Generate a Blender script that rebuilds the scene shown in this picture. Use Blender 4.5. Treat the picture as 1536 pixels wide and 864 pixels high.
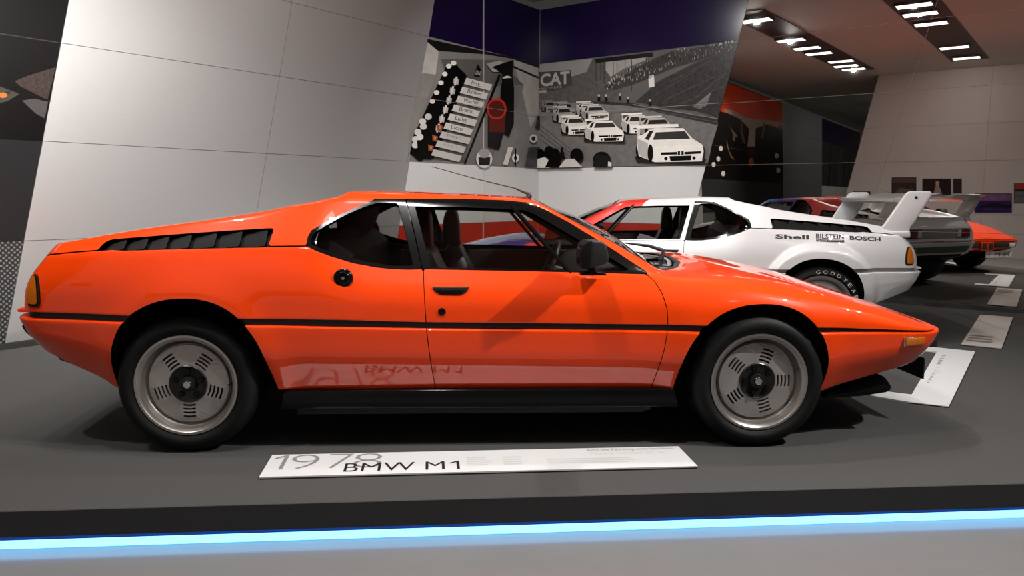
import bpy, bmesh, math, random
import numpy as np
from mathutils import Matrix, Vector

for o in list(bpy.data.objects):
    bpy.data.objects.remove(o, do_unlink=True)
scene = bpy.context.scene
COL = scene.collection
random.seed(7)
R2D = math.degrees

# ------------------------------------------------------------------ camera
FPX, PITCH, ROLL, CAMH = 1119.84, .1237, .0059, 1.1445      # focal length in px of a 1536 px frame
cam_data = bpy.data.cameras.new('camera')
cam = bpy.data.objects.new('camera', cam_data)
COL.objects.link(cam)
cam_data.sensor_width = 36.0
cam_data.lens = FPX / 1536 * 36.0
cam_data.clip_start = .05
cr, sr, cp, sp = math.cos(ROLL), math.sin(ROLL), math.cos(PITCH), math.sin(PITCH)
right = Vector((cr, sr * sp, sr * cp)); up = Vector((-sr, cr * sp, cr * cp)); back = Vector((0, -cp, sp))
cam.matrix_world = Matrix(((right.x, up.x, back.x, 0), (right.y, up.y, back.y, 0), (right.z, up.z, back.z, CAMH), (0, 0, 0, 1)))
scene.camera = cam

# ------------------------------------------------------------------ world, exposure
world = bpy.data.worlds.new('gallery_world'); scene.world = world; world.use_nodes = True
bgn = world.node_tree.nodes['Background']
bgn.inputs[0].default_value = (.9, .82, .75, 1); bgn.inputs[1].default_value = .04
vs = scene.view_settings
vs.view_transform = 'Standard'; vs.look = 'None'; vs.exposure = 0.0; vs.gamma = 1.0; vs.use_curve_mapping = False

# ------------------------------------------------------------------ geometry of the place (metres, platform top is z = 0)
CORNER = np.array([.36566, 10.82134])
TL = np.array([-.60104, -.79922])       # along the left wall, from the corner
TR = np.array([.81143, -.58445])        # along the right wall, from the corner
NL = np.array([.79922, -.60104])        # into the room
NR = np.array([-.58445, -.81143])
ROWS = [.046, .788, 1.524, 2.26, 2.975, 3.71]
ZC = 3.95                               # ceiling
FLOOR = -.15
OPP = 10.39                             # distance of the wall opposite the mirror
SLANT = .235

def WL(t, z, off=0.): p = CORNER + TL * t + NL * off; return (p[0], p[1], z)
def WR(t, z, off=0.): p = CORNER + TR * t + NR * off; return (p[0], p[1], z)
def WO(t, z, off=0.): p = CORNER + TR * t + NR * (OPP - off); return (p[0], p[1], z)

def ray(u, v):
    x = (u - 768) / FPX; y = -(v - 432) / FPX
    x, y = x * cr - y * sr, x * sr + y * cr
    return np.array([x, cp + y * sp, -sp + y * cp])
def hit(o, d, q, n):
    k = ((q - o[:2]) @ n) / (d[:2] @ n)
    return o + d * k
CAM = np.array([0, 0, CAMH])
def wl(u, v): P = hit(CAM, ray(u, v), CORNER, NL); return ((P[:2] - CORNER) @ TL, P[2])
def wr(u, v): P = hit(CAM, ray(u, v), CORNER, NR); return ((P[:2] - CORNER) @ TR, P[2])
def floor_pt(u, v, z=0.): d = ray(u, v); return (CAM + d * ((z - CAMH) / d[2]))[:2]
def mirrored(P):
    P = np.array(P, float); P[:2] -= 2 * ((P[:2] - CORNER) @ NR) * NR; return P
VCAM = mirrored(CAM)
def vray(u, v): d = ray(u, v).copy(); d[:2] -= 2 * (d[:2] @ NR) * NR; return d
def wo(u, v): P = hit(VCAM, vray(u, v), CORNER + NR * OPP, NR); return ((P[:2] - CORNER) @ TR, P[2])
def wlm(u, v): P = hit(VCAM, vray(u, v), CORNER, NL); return ((P[:2] - CORNER) @ TL, P[2])
def ceil_m(u, v): d = vray(u, v); P = VCAM + d * ((ZC - CAMH) / d[2]); return P[:2]

# ------------------------------------------------------------------ lamps in the ceiling (positions of the light slots)
def area(name, loc, target, size, sizey, power, col=(1, .98, .955), spread=150):
    l = bpy.data.lights.new(name, 'AREA'); l.shape = 'DISK'; l.size = size
    l.energy = power * LIGHT_W; l.color = col; l.spread = math.radians(spread)
    o = bpy.data.objects.new(name, l); COL.objects.link(o); o.location = loc
    o.rotation_euler = (Vector(target) - Vector(loc)).to_track_quat('-Z', 'Y').to_euler()
    return o
LIGHT_W = .34
TRACK_A = [ceil_m(*q) for q in ((1135, 27), (1187, 57), (1211, 69), (1229, 77), (1262, 89), (1269, 96), (1281, 101))]
TRACK_B = [ceil_m(*q) for q in ((1372, 4), (1381, 17), (1397, 32), (1432, 68), (1450, 84))]
TRACK_C = [np.array(p) for p in ((5.4, 4.6), (4.9, 3.9), (3.7, 2.1), (3.4, 1.7), (2.5, .4))]
TRACK_D = [CORNER + TL * t + NL * n for t, n in ((14.5, 3.2), (17.5, 3.2), (21., 3.2))]  # added row, put in to brighten the dark far end of the hall
AIM = {}

# ------------------------------------------------------------------ helpers
def link(o, parent=None):
    COL.objects.link(o)
    if parent is not None: o.parent = parent
    return o
def empty(name, loc=(0, 0, 0), rz=0.):
    o = bpy.data.objects.new(name, None); COL.objects.link(o)
    o.location = loc; o.rotation_euler = (0, 0, rz); o.empty_display_size = .1
    return o
def tag(o, label=None, cat=None, group=None, kind=None):
    if label: o['label'] = label
    if cat: o['category'] = cat
    if group: o['group'] = group
    if kind: o['kind'] = kind
    return o
def mesh_obj(name, verts, faces, mats, parent=None, smooth=False, fmat=None, normals=None, sharp=None):
    me = bpy.data.meshes.new(name)
    me.from_pydata([tuple(v) for v in verts], [], [tuple(f) for f in faces])
    if not isinstance(mats, (list, tuple)): mats = [mats]
    for m in mats: me.materials.append(m)
    if fmat is not None: me.polygons.foreach_set('material_index', fmat)
    if smooth: me.polygons.foreach_set('use_smooth', [True] * len(me.polygons))
    me.update()
    if sharp is not None and smooth: me.set_sharp_from_angle(angle=math.radians(sharp))
    if normals is not None:
        me.normals_split_custom_set_from_vertices([tuple(n) for n in normals])
    o = bpy.data.objects.new(name, me)
    return link(o, parent)
def bm_obj(name, bm, mat, parent=None, smooth=False, sharp=40):
    bmesh.ops.recalc_face_normals(bm, faces=bm.faces)
    me = bpy.data.meshes.new(name); bm.to_mesh(me); bm.free()
    me.materials.append(mat)
    if smooth:
        me.polygons.foreach_set('use_smooth', [True] * len(me.polygons)); me.set_sharp_from_angle(angle=math.radians(sharp))
    return link(bpy.data.objects.new(name, me), parent)
def box_bm(x0, x1, y0, y1, z0, z1, bevel=0., bm=None, seg=2):
    bm2 = bmesh.new()
    bmesh.ops.create_cube(bm2, size=1)
    for v in bm2.verts:
        v.co = Vector(((x0 + x1) / 2 + v.co.x * (x1 - x0), (y0 + y1) / 2 + v.co.y * (y1 - y0), (z0 + z1) / 2 + v.co.z * (z1 - z0)))
    if bevel: bmesh.ops.bevel(bm2, geom=bm2.edges[:], offset=bevel, segments=seg, affect='EDGES', profile=.5, clamp_overlap=True)
    if bm is None: return bm2
    tmp = bpy.data.meshes.new('t'); bm2.to_mesh(tmp); bm2.free(); bm.from_mesh(tmp); bpy.data.meshes.remove(tmp)
    return bm
def prism_bm(poly, place, d0, d1, bevel=0., seg=3, bm=None):
    """polygon in a plane, thickened: place(a, b, depth) -> xyz"""
    bm2 = bmesh.new()
    lo = [bm2.verts.new(place(a, b, d0)) for a, b in poly]; hi = [bm2.verts.new(place(a, b, d1)) for a, b in poly]
    n = len(poly)
    bm2.faces.new(lo); bm2.faces.new(hi[::-1])
    for i in range(n): bm2.faces.new((lo[i], hi[i], hi[(i + 1) % n], lo[(i + 1) % n]))
    bmesh.ops.recalc_face_normals(bm2, faces=bm2.faces)
    if bevel: bmesh.ops.bevel(bm2, geom=bm2.edges[:], offset=bevel, segments=seg, affect='EDGES', profile=.5, clamp_overlap=True)
    if bm is None: return bm2
    tmp = bpy.data.meshes.new('t'); bm2.to_mesh(tmp); bm2.free(); bm.from_mesh(tmp); bpy.data.meshes.remove(tmp)
    return bm
def tube_bm(path, rad, n=10, bm=None, cap=True):
    """swept circle; rad is a number or one per point"""
    bm = bm or bmesh.new()
    path = [Vector(p) for p in path]
    if not isinstance(rad, (list, tuple)): rad = [rad] * len(path)
    rings = []
    nrm = None
    for i, p in enumerate(path):
        t = (path[min(i + 1, len(path) - 1)] - path[max(i - 1, 0)]).normalized()
        if nrm is None: nrm = t.orthogonal().normalized()
        else: nrm = (nrm - t * nrm.dot(t)).normalized()
        b = t.cross(nrm)
        rings.append([bm.verts.new(p + (nrm * math.cos(2 * math.pi * k / n) + b * math.sin(2 * math.pi * k / n)) * rad[i]) for k in range(n)])
    for a, c in zip(rings[:-1], rings[1:]):
        for k in range(n): bm.faces.new((a[k], a[(k + 1) % n], c[(k + 1) % n], c[k]))
    if cap: bm.faces.new(rings[0][::-1]); bm.faces.new(rings[-1])
    return bm
def lathe_bm(prof, n=64, bm=None, closed=False):
    """prof: (r, y) turned about the y axis"""
    bm = bm or bmesh.new()
    rings = []
    for r, y in prof:
        if r < 1e-6: rings.append([bm.verts.new((0, y, 0))])
        else: rings.append([bm.verts.new((r * math.cos(2 * math.pi * k / n), y, r * math.sin(2 * math.pi * k / n))) for k in range(n)])
    pairs = list(zip(rings[:-1], rings[1:]))
    if closed: pairs.append((rings[-1], rings[0]))
    for a, c in pairs:
        for k in range(n):
            k2 = (k + 1) % n
            if len(a) == 1 and len(c) == 1: continue
            if len(a) == 1: bm.faces.new((a[0], c[k2], c[k]))
            elif len(c) == 1: bm.faces.new((a[k], a[k2], c[0]))
            else: bm.faces.new((a[k], a[k2], c[k2], c[k]))
    return bm
def copy_tree(o, parent=None):
    c = o.copy(); COL.objects.link(c); c.parent = parent
    for ch in list(o.children): copy_tree(ch, c)
    return c

# ------------------------------------------------------------------ materials
def mat(name, col, rough=.5, metal=0., coat=0., spec=.5, noise=0., nscale=60., bump=0., emis=None, estr=0., coat_rough=.03, aniso=None, spread=None):
    m = bpy.data.materials.new(name); m.use_nodes = True
    nt = m.node_tree; b = nt.nodes['Principled BSDF']
    b.inputs['Base Color'].default_value = (*col, 1); b.inputs['Roughness'].default_value = rough
    b.inputs['Metallic'].default_value = metal; b.inputs['Coat Weight'].default_value = coat
    b.inputs['Coat Roughness'].default_value = coat_rough; b.inputs['Coat IOR'].default_value = 1.65
    b.inputs['Specular IOR Level'].default_value = spec
    if emis: b.inputs['Emission Color'].default_value = (*emis, 1); b.inputs['Emission Strength'].default_value = estr
    if noise or bump:
        tc = nt.nodes.new('ShaderNodeTexCoord'); mp = nt.nodes.new('ShaderNodeMapping'); nz = nt.nodes.new('ShaderNodeTexNoise')
        if spread: mp.inputs['Scale'].default_value = spread
        nz.inputs['Scale'].default_value = nscale; nz.inputs['Detail'].default_value = 3
        nt.links.new(tc.outputs['Object'], mp.inputs[0]); nt.links.new(mp.outputs[0], nz.inputs[0])
        if noise:
            mx = nt.nodes.new('ShaderNodeMix'); mx.data_type = 'RGBA'
            mx.inputs[6].default_value = (*[c * (1 - noise) for c in col], 1); mx.inputs[7].default_value = (*[min(1, c * (1 + noise)) for c in col], 1)
            nt.links.new(nz.outputs['Fac'], mx.inputs[0]); nt.links.new(mx.outputs[2], b.inputs['Base Color'])
        if bump:
            bp = nt.nodes.new('ShaderNodeBump'); bp.inputs['Strength'].default_value = bump; bp.inputs['Distance'].default_value = .003
            nt.links.new(nz.outputs['Fac'], bp.inputs['Height']); nt.links.new(bp.outputs[0], b.inputs['Normal'])
    return m
def srgb(r, g, b):
    return tuple(((c / 255) / 12.92 if c / 255 <= .04045 else ((c / 255 + .055) / 1.055) ** 2.4) for c in (r, g, b))
def glass_mat(name, tint, refl=.06, rough=.0):
    m = bpy.data.materials.new(name); m.use_nodes = True; nt = m.node_tree
    for n in list(nt.nodes): nt.nodes.remove(n)
    out = nt.nodes.new('ShaderNodeOutputMaterial'); mx = nt.nodes.new('ShaderNodeMixShader')
    tr = nt.nodes.new('ShaderNodeBsdfTransparent'); gl = nt.nodes.new('ShaderNodeBsdfGlossy'); fr = nt.nodes.new('ShaderNodeFresnel')
    tr.inputs[0].default_value = (*tint, 1); gl.inputs['Roughness'].default_value = rough; fr.inputs[0].default_value = 1.45
    nt.links.new(fr.outputs[0], mx.inputs[0]); nt.links.new(tr.outputs[0], mx.inputs[1]); nt.links.new(gl.outputs[0], mx.inputs[2]); nt.links.new(mx.outputs[0], out.inputs[0])
    return m
M = {}
M['carpet'] = mat('dark_carpet', (.062, .060, .058), .95, spec=.15, noise=.35, nscale=220, bump=.35)
M['edge'] = mat('black_edge', (.018, .017, .017), .55, noise=.3, nscale=90)
M['led'] = mat('blue_led', (.1, .4, .9), .4, emis=(.16, .58, 1.0), estr=3.4)
M['blue_acrylic'] = mat('blue_acrylic', (.01, .06, .35), .25, noise=.1, nscale=20, emis=(.0, .07, .5), estr=.35)
M['stone'] = mat('pale_floor', (.19, .187, .185), .16, noise=.06, nscale=5)
M['ceiling'] = mat('ceiling_paint', (.57, .60, .53), .8, noise=.03, nscale=3)
M['brushed'] = mat('brushed_metal', (.66, .655, .645), .34, metal=.7, noise=.05, nscale=9, spread=(1, 1, 25))
M['backing'] = mat('seam_backing', (.20, .19, .18), .6, noise=.1)  # wall backing that shows in the panel joints
M['seam'] = mat('steel_joint', (.75, .72, .68), .3, metal=.6, noise=.05)
M['mirror'] = mat('tinted_mirror', (.64, .60, .565), .012, metal=1., noise=.01, nscale=3)
M['grey_wall'] = mat('grey_wall', (.20, .205, .21), .45, noise=.05, nscale=3)
M['white_print'] = mat('white_print', (.72, .72, .71), .30, noise=.02, nscale=2)
M['red_print'] = mat('red_print', (.52, .035, .018), .12, noise=.04, nscale=2)
M['purple_print'] = mat('purple_print', (.009, .004, .034), .2, spec=.2, noise=.08, nscale=1.5)
M['grey_print'] = mat('grey_print', (.018, .018, .019), .25, spec=.25, noise=.1, nscale=2)
M['black_print'] = mat('black_print', (.010, .008, .008), .2, noise=.2, nscale=6)
M['plinth'] = mat('dark_plinth', (.035, .033, .032), .5, noise=.1)
M['pale_wall'] = mat('pale_wall', (.52, .48, .455), .55, noise=.03, nscale=4)
M['lamp'] = mat('lamp_glow', (1, 1, 1), .5, emis=(1, .96, .9), estr=4.)
M['channel'] = mat('ceiling_channel', (.07, .06, .055), .6, noise=.1)
M['orange'] = mat('orange_paint', (.92, .056, .0005), .35, coat=1., spec=.1, noise=.012, nscale=3, coat_rough=.015)
M['rubber_trim'] = mat('black_rubber', (.012, .012, .012), .5, noise=.2, nscale=50)
M['gloss_black'] = mat('gloss_black', (.004, .004, .004), .12, spec=.22, noise=.1)
M['liner'] = mat('dark_liner', (.008, .008, .008), .8, noise=.2)
M['tyre'] = mat('tyre_rubber', (.005, .005, .005), .6, spec=.25, noise=.3, nscale=25, bump=.05)
M['rim'] = mat('rim_alloy', (.50, .47, .44), .30, metal=.9, noise=.04, nscale=15)
M['disc'] = mat('rim_disc', (.48, .455, .43), .40, metal=.7, noise=.05, nscale=15)
M['hub'] = mat('hub_black', (.008, .008, .008), .3, noise=.1)
M['chrome'] = mat('chrome', (.75, .73, .7), .12, metal=1., noise=.03)
M['amber'] = mat('amber_lens', (.52, .13, .006), .2, coat=.5, noise=.15, nscale=40)
M['red_lens'] = mat('red_lens', (.16, .008, .006), .2, coat=.5, noise=.1, nscale=40)
M['clear_lens'] = mat('clear_lens', (.6, .6, .58), .15, coat=.5, noise=.1, nscale=40)
M['leather'] = mat('black_leather', (.014, .013, .012), .42, noise=.2, nscale=40, bump=.1)
M['interior'] = mat('interior_trim', (.020, .019, .018), .6, noise=.2, nscale=30)
M['louver'] = mat('louver_black', (.007, .0065, .006), .55, spec=.1, noise=.15)
M['white_paint'] = None
M['plain_white'] = mat('white_paint_plain', (.64, .64, .645), .32, coat=1., noise=.01, nscale=3, coat_rough=.02)
M['sign'] = mat('sign_board', (.66, .66, .655), .35, noise=.02, nscale=8)
M['sign_grey'] = mat('sign_board_grey', (.50, .47, .43), .4, noise=.04, nscale=6)
M['ink'] = mat('ink_black', (.012, .012, .012), .5, noise=.1)
M['ink_grey'] = mat('ink_grey', (.22, .22, .215), .5, noise=.05)
M['ink_faint'] = mat('ink_faint', (.55, .55, .54), .5, noise=.05)
M['glass'] = glass_mat('side_glass', (.80, .82, .80))
M['dark_glass'] = glass_mat('dark_glass', (.28, .30, .29))
M['silver'] = mat('silver_paint', (.42, .42, .42), .3, metal=.5, coat=.5, noise=.03)
M['green'] = mat('green_stripe', (.012, .07, .02), .35, noise=.1)
M['perf'] = None

def livery():
    m = mat('racing_livery', (.70, .70, .70), .32, coat=1., coat_rough=.02)
    nt = m.node_tree; b = nt.nodes['Principled BSDF']
    tc = nt.nodes.new('ShaderNodeTexCoord'); sx = nt.nodes.new('ShaderNodeSeparateXYZ'); sub = nt.nodes.new('ShaderNodeMath'); sub.operation = 'SUBTRACT'
    mr = nt.nodes.new('ShaderNodeMapRange'); rp = nt.nodes.new('ShaderNodeValToRGB')
    nt.links.new(tc.outputs['Object'], sx.inputs[0]); nt.links.new(sx.outputs[0], sub.inputs[0]); nt.links.new(sx.outputs[1], sub.inputs[1])
    mr.inputs['From Min'].default_value = 0; mr.inputs['From Max'].default_value = 4
    nt.links.new(sub.outputs[0], mr.inputs[0]); nt.links.new(mr.outputs[0], rp.inputs[0])
    cr_ = rp.color_ramp; cr_.interpolation = 'CONSTANT'
    W_ = (.64, .64, .645, 1)
    cols = [(0, W_), (.72 / 4, (.62, .022, .012, 1)), (1.50 / 4, (.05, .02, .17, 1)), (1.95 / 4, (.03, .12, .42, 1)), (2.4 / 4, W_)]
    cr_.elements[0].position = 0; cr_.elements[0].color = W_
    cr_.elements[1].position = cols[1][0]; cr_.elements[1].color = cols[1][1]
    for p, c in cols[2:]:
        e = cr_.elements.new(p); e.color = c
    nt.links.new(rp.outputs[0], b.inputs['Base Color'])
    return m
M['white_paint'] = livery()

def perforated():
    m = mat('perforated_sheet', (.02, .02, .02), .4)
    nt = m.node_tree; b = nt.nodes['Principled BSDF']
    tc = nt.nodes.new('ShaderNodeTexCoord'); mp = nt.nodes.new('ShaderNodeMapping'); vo = nt.nodes.new('ShaderNodeTexVoronoi'); rp = nt.nodes.new('ShaderNodeValToRGB')
    vo.inputs['Randomness'].default_value = 0; vo.inputs['Scale'].default_value = 38
    mp.inputs['Rotation'].default_value = (0, 0, .78)
    nt.links.new(tc.outputs['UV'], mp.inputs[0]); nt.links.new(mp.outputs[0], vo.inputs['Vector']); nt.links.new(vo.outputs['Distance'], rp.inputs[0])
    rp.color_ramp.elements[0].position = .26; rp.color_ramp.elements[0].color = (.22, .215, .205, 1)
    rp.color_ramp.elements[1].position = .34; rp.color_ramp.elements[1].color = (.012, .012, .012, 1)
    nt.links.new(rp.outputs[0], b.inputs['Base Color'])
    return m
M['perf'] = perforated()
def ink(r, g, b, noise=.0, nscale=8., rough=.3):
    k = ('ink', r, g, b, noise, nscale)
    if k not in M: M[k] = mat('print_%d_%d_%d' % (r, g, b), srgb(r, g, b), rough, spec=.15, noise=min(.92, max(noise * 2.4, .03)), nscale=nscale)
    return M[k]

# ------------------------------------------------------------------ lettering (made first, in one go)
TEXTS = ['9', '7', '8', 'BMW M', 'Bitte das Fahrzeug nicht berühren.', 'Please do not touch this car.', 'Shell', 'BILSTEIN', 'SHOCK ABSORBERS', 'BOSCH', 'M·M 1', 'CAT', 'MACHETE',
         'Inst.', 'Blinker', 'Wischer', 'Bremt.', 'Licht', 'Pump 2', 'Pump 1', 'ON'] + list('GOODYEAR')
TM = {}
def make_texts():
    obs = []
    for t in dict.fromkeys(TEXTS):
        c = bpy.data.curves.new('txt', 'FONT'); c.body = t; c.size = 1; c.resolution_u = 3
        c.offset = {'9': -.02, '7': -.02, '8': -.02, 'BMW M': -.004}.get(t, (.018 if t == 'BILSTEIN' else .03) if t in ('Shell', 'BOSCH', 'BILSTEIN', 'CAT') else 0)
        o = bpy.data.objects.new('txt', c); COL.objects.link(o); obs.append((t, o))
    dg = bpy.context.evaluated_depsgraph_get()
    for t, o in obs:
        me = bpy.data.meshes.new_from_object(o.evaluated_get(dg))
        v = np.array([tuple(q.co) for q in me.vertices]).reshape(-1, 3)[:, :2]
        lo, hi = v.min(0), v.max(0)
        TM[t] = ((v - lo) / (hi - lo), [tuple(p.vertices) for p in me.polygons], (hi - lo)[0] / (hi - lo)[1])
    for t, o in obs:
        c = o.data; bpy.data.objects.remove(o); bpy.data.curves.remove(c)
make_texts()
def lettering(name, t, place, m, parent=None):
    """place(a, b) maps the unit box of the word to 3D"""
    v, f, _ = TM[t]
    return mesh_obj(name, [place(a, b) for a, b in v], f, m, parent)
ONE = (np.array([(.52, 0), (.70, 0), (.70, 1), (.56, 1), (.12, .80), (.12, .69), (.52, .85)]), [(0, 1, 2, 3, 6), (3, 4, 5, 6)], .5)
TM['1'] = ONE

# ================================================================== the setting
def corner_pt(a, b, z): p = CORNER + TL * a + TR * b; return (p[0], p[1], z)
def slab(name, pts, z0, z1, m, parent=None):
    n = len(pts)
    v = [(p[0], p[1], z0) for p in pts] + [(p[0], p[1], z1) for p in pts]
    f = [tuple(range(n))[::-1], tuple(range(n, 2 * n))] + [(i, (i + 1) % n, n + (i + 1) % n, n + i) for i in range(n)]
    o = mesh_obj(name, v, f, m, parent)
    bm = bmesh.new(); bm.from_mesh(o.data); bmesh.ops.recalc_face_normals(bm, faces=bm.faces); bm.to_mesh(o.data); bm.free()
    return o
room = [corner_pt(a, b, 0)[:2] for a, b in ((-.4, -.4), (-.4, 13), (26, 13), (26, -.4))]
tag(slab('floor', room, FLOOR - .1, FLOOR, M['stone']), kind='structure')
ceiling = tag(slab('ceiling', room, ZC, ZC + .1, M['ceiling']), kind='structure')

# platform: dark carpet top, black edge, blue light strip under the front edge
pf0 = np.array([-1.8414, 2.5704]); pd = np.array([3.9122, .3231]); pd /= np.linalg.norm(pd)
def meet(q, d, q2, d2):
    k = np.linalg.solve(np.array([d, -d2]).T, q2 - q); return q + d * k[0]
pl = meet(pf0, pd, CORNER + NL * .02, TL); pr = meet(pf0, pd, CORNER + NR * .02, TR)
pn = np.array([pd[1], -pd[0]])           # towards the visitor
platform = tag(empty('display_platform', (0, 0, FLOOR)), 'low dark grey carpeted platform with a black front edge and blue light under it', 'platform')
def rel(o, root):
    o.location = -Vector(root.location) if root.rotation_euler.z == 0 else o.location
    return o
cpt = CORNER + (NL + NR) * .02
rel(slab('carpet', [pl - pn * .004, pr - pn * .004, cpt], -.02, 0, M['carpet'], platform), platform)
rel(slab('edge_board', [pl, pr, pr - pn * .03, pl - pn * .03], -.098, -.0005, M['edge'], platform), platform)
rel(slab('light_strip', [pl - pn * .012, pr - pn * .012, pr - pn * .03, pl - pn * .03], -.147, -.112, M['led'], platform), platform)
rel(slab('blue_cover', [pl - pn * .004, pr - pn * .004, pr - pn * .03, pl - pn * .03], -.111, -.098, M['blue_acrylic'], platform), platform)
rel(slab('base', [pl - pn * .031, pr - pn * .031, cpt], FLOOR, -.0205, M['edge'], platform), platform)

# --- walls built of panels
def panel(name, fn, poly, m, parent, off=.012, back=0., uv=False):
    n = len(poly)
    v = [fn(t, z, off) for t, z in poly] + [fn(t, z, back) for t, z in poly]
    f = [tuple(range(n)), tuple(range(n, 2 * n))[::-1]] + [(i, (i + 1) % n, n + (i + 1) % n, n + i) for i in range(n)]
    o = mesh_obj(name, v, f, m, parent)
    bm = bmesh.new(); bm.from_mesh(o.data); bmesh.ops.recalc_face_normals(bm, faces=bm.faces); bm.to_mesh(o.data); bm.free()
    if uv:
        ul = o.data.uv_layers.new(name='UVMap')
        for lp in o.data.loops:
            ul.data[lp.index].uv = (poly[lp.vertex_index % n])
    return o
def sl(t0, z): return t0 + SLANT * (1.524 - z)      # slanting joint on the left wall
def srr(t0, z): return t0 - SLANT * (1.524 - z)     # and on the right wall
G = .0022
def quadpanel(name, fn, e0, e1, z0, z1, m, parent, **k):
    return panel(name, fn, [(e0(z0) + G, z0 + G), (e1(z0) - G, z0 + G), (e1(z1) - G, z1 - G), (e0(z1) + G, z1 - G)], m, parent, **k)
def wallback(name, fn, t0, t1, z0, z1, m, off=0.):
    o = panel(name, fn, [(t0, z0), (t1, z0), (t1, z1), (t0, z1)], m, None, off=off, back=off - .12)
    return tag(o, kind='structure')

wall_left = wallback('wall_left', WL, -.12, 24, FLOOR, 3.71, M['backing'])
C0 = lambda z: sl(2.607, z)
B0 = lambda z: sl(4.52, z)
A0 = lambda z: sl(6.456, z)
D0 = lambda z: sl(12.9, z)
E0 = lambda z: sl(17.7, z)
st0 = lambda z: .012
v1 = lambda z: 1.26
for z0, z1 in zip(ROWS[:-1], ROWS[1:]):
    quadpanel('metal_panel', WL, C0, B0, z0, z1, M['brushed'], wall_left)
    quadpanel('metal_panel', WL, B0, A0, z0, z1, M['brushed'], wall_left)
    quadpanel('wall_panel', WL, D0, lambda z: sl(15.3, z), z0, z1, M['grey_wall'], wall_left)
    quadpanel('wall_panel', WL, lambda z: sl(15.3, z), E0, z0, z1, M['grey_wall'], wall_left)
for z0, z1, m in ((ROWS[0], ROWS[1], 'red_print'), (ROWS[1], ROWS[2], 'white_print'), (ROWS[4], ROWS[5], 'purple_print')):
    quadpanel('graphic_panel', WL, st0, v1, z0, z1, M[m], wall_left)
    quadpanel('graphic_panel', WL, v1, C0, z0, z1, M[m], wall_left)
    quadpanel('graphic_panel', WL, E0, lambda z: 23.9, z0, z1, M[m], wall_left)
for a, b in ((A0, lambda z: sl(8.4, z)), (lambda z: sl(8.4, z), lambda z: sl(10.4, z)), (lambda z: sl(10.4, z), D0)):
    quadpanel('graphic_panel', WL, a, b, ROWS[1], ROWS[2], M['grey_print'], wall_left)
    quadpanel('perforated_panel', WL, a, b, ROWS[0], ROWS[1], M['perf'], wall_left, uv=True)
panel('plinth', WL, [(.03, 0), (24, 0), (24, .044), (.03, .044)], M['plinth'], wall_left, off=.03)
panel('joint_strip', WL, [(1.248, .05), (1.272, .05), (1.272, 3.7), (1.248, 3.7)], M['seam'], wall_left, off=.016)
panel('joint_strip', WL, [(.0, .05), (.012, .05), (.012, 3.7), (.0, 3.7)], M['seam'], wall_left, off=.014)

wall_right = wallback('wall_right', WR, -.12, 11, FLOOR, 3.71, M['seam'])
MR = lambda z: srr(2.50, z)
for z0, z1, m in ((ROWS[0], ROWS[1], 'red_print'), (ROWS[1], ROWS[2], 'white_print'), (ROWS[4], ROWS[5], 'purple_print')):
    quadpanel('graphic_panel', WR, st0, MR, z0, z1, M[m], wall_right)
cols = [2.50, 4.52, 6.54, 8.56, 10.6]
for a, b in zip(cols[:-1], cols[1:]):
    for z0, z1 in zip(ROWS[:-1], ROWS[1:]):
        quadpanel('mirror_panel', WR, lambda z, a=a: srr(a, z), lambda z, b=b: srr(b, z), z0, z1, M['mirror'], wall_right)
panel('plinth', WR, [(.03, 0), (11, 0), (11, .044), (.03, .044)], M['plinth'], wall_right, off=.03)

# wall opposite the mirror (seen in it), with its own panel joints
wall_back = wallback('wall_back', WO, 2.52, 13, FLOOR, ZC, M['pale_wall'], off=-.02)
ob = [2.05, 4.75, 7.5, 10.2, 13]
for i, (a, b) in enumerate(zip(ob[:-1], ob[1:])):
    for z0, z1 in ((FLOOR, .79), (.79, 1.95), (1.95, 2.75), (2.75, ZC)):
        e0 = (lambda z: 2.02 + .2 * (z - 1.5)) if i == 0 else (lambda z, a=a: a)
        quadpanel('wall_panel', WO, e0, lambda z, b=b: b, z0, z1, M['pale_wall'], wall_back)
# end walls close the hall
for nm, pts in (('wall_end', [corner_pt(25.9, -.4, 0), corner_pt(25.9, 13, 0), corner_pt(26, 13, 0), corner_pt(26, -.4, 0)]),
                ('wall_side', [corner_pt(-.4, 12.9, 0), corner_pt(26, 12.9, 0), corner_pt(26, 13, 0), corner_pt(-.4, 13, 0)])):
    tag(slab(nm, [p[:2] for p in pts], FLOOR, ZC, M['pale_wall']), kind='structure')

# ceiling light channels and lamps
def fixture(pos, ang, w, l, label, power, aim, sz=None, spread=150, glow=True):
    r = empty('ceiling_light', (pos[0], pos[1], ZC), ang)
    tag(r, label, 'ceiling light', 'lamps recessed in the ceiling channels')
    bm = bmesh.new()
    box_bm(-w / 2 - .02, w / 2 + .02, -l / 2 - .02, -l / 2, -.05, 0, bm=bm); box_bm(-w / 2 - .02, w / 2 + .02, l / 2, l / 2 + .02, -.05, 0, bm=bm)
    box_bm(-w / 2 - .02, -w / 2, -l / 2, l / 2, -.05, 0, bm=bm); box_bm(w / 2, w / 2 + .02, -l / 2, l / 2, -.05, 0, bm=bm)
    bm_obj('housing', bm, M['channel'], r)
    bm_obj('lens', box_bm(-w / 2, w / 2, -l / 2, l / 2, -.049, -.008, .003), M['lamp'], r)
    if power: area('ceiling_lamp', (pos[0], pos[1], ZC - .055), aim, sz or .11, 0, power, spread=spread)
    return r
TANG = math.atan2(TR[1], TR[0])
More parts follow.
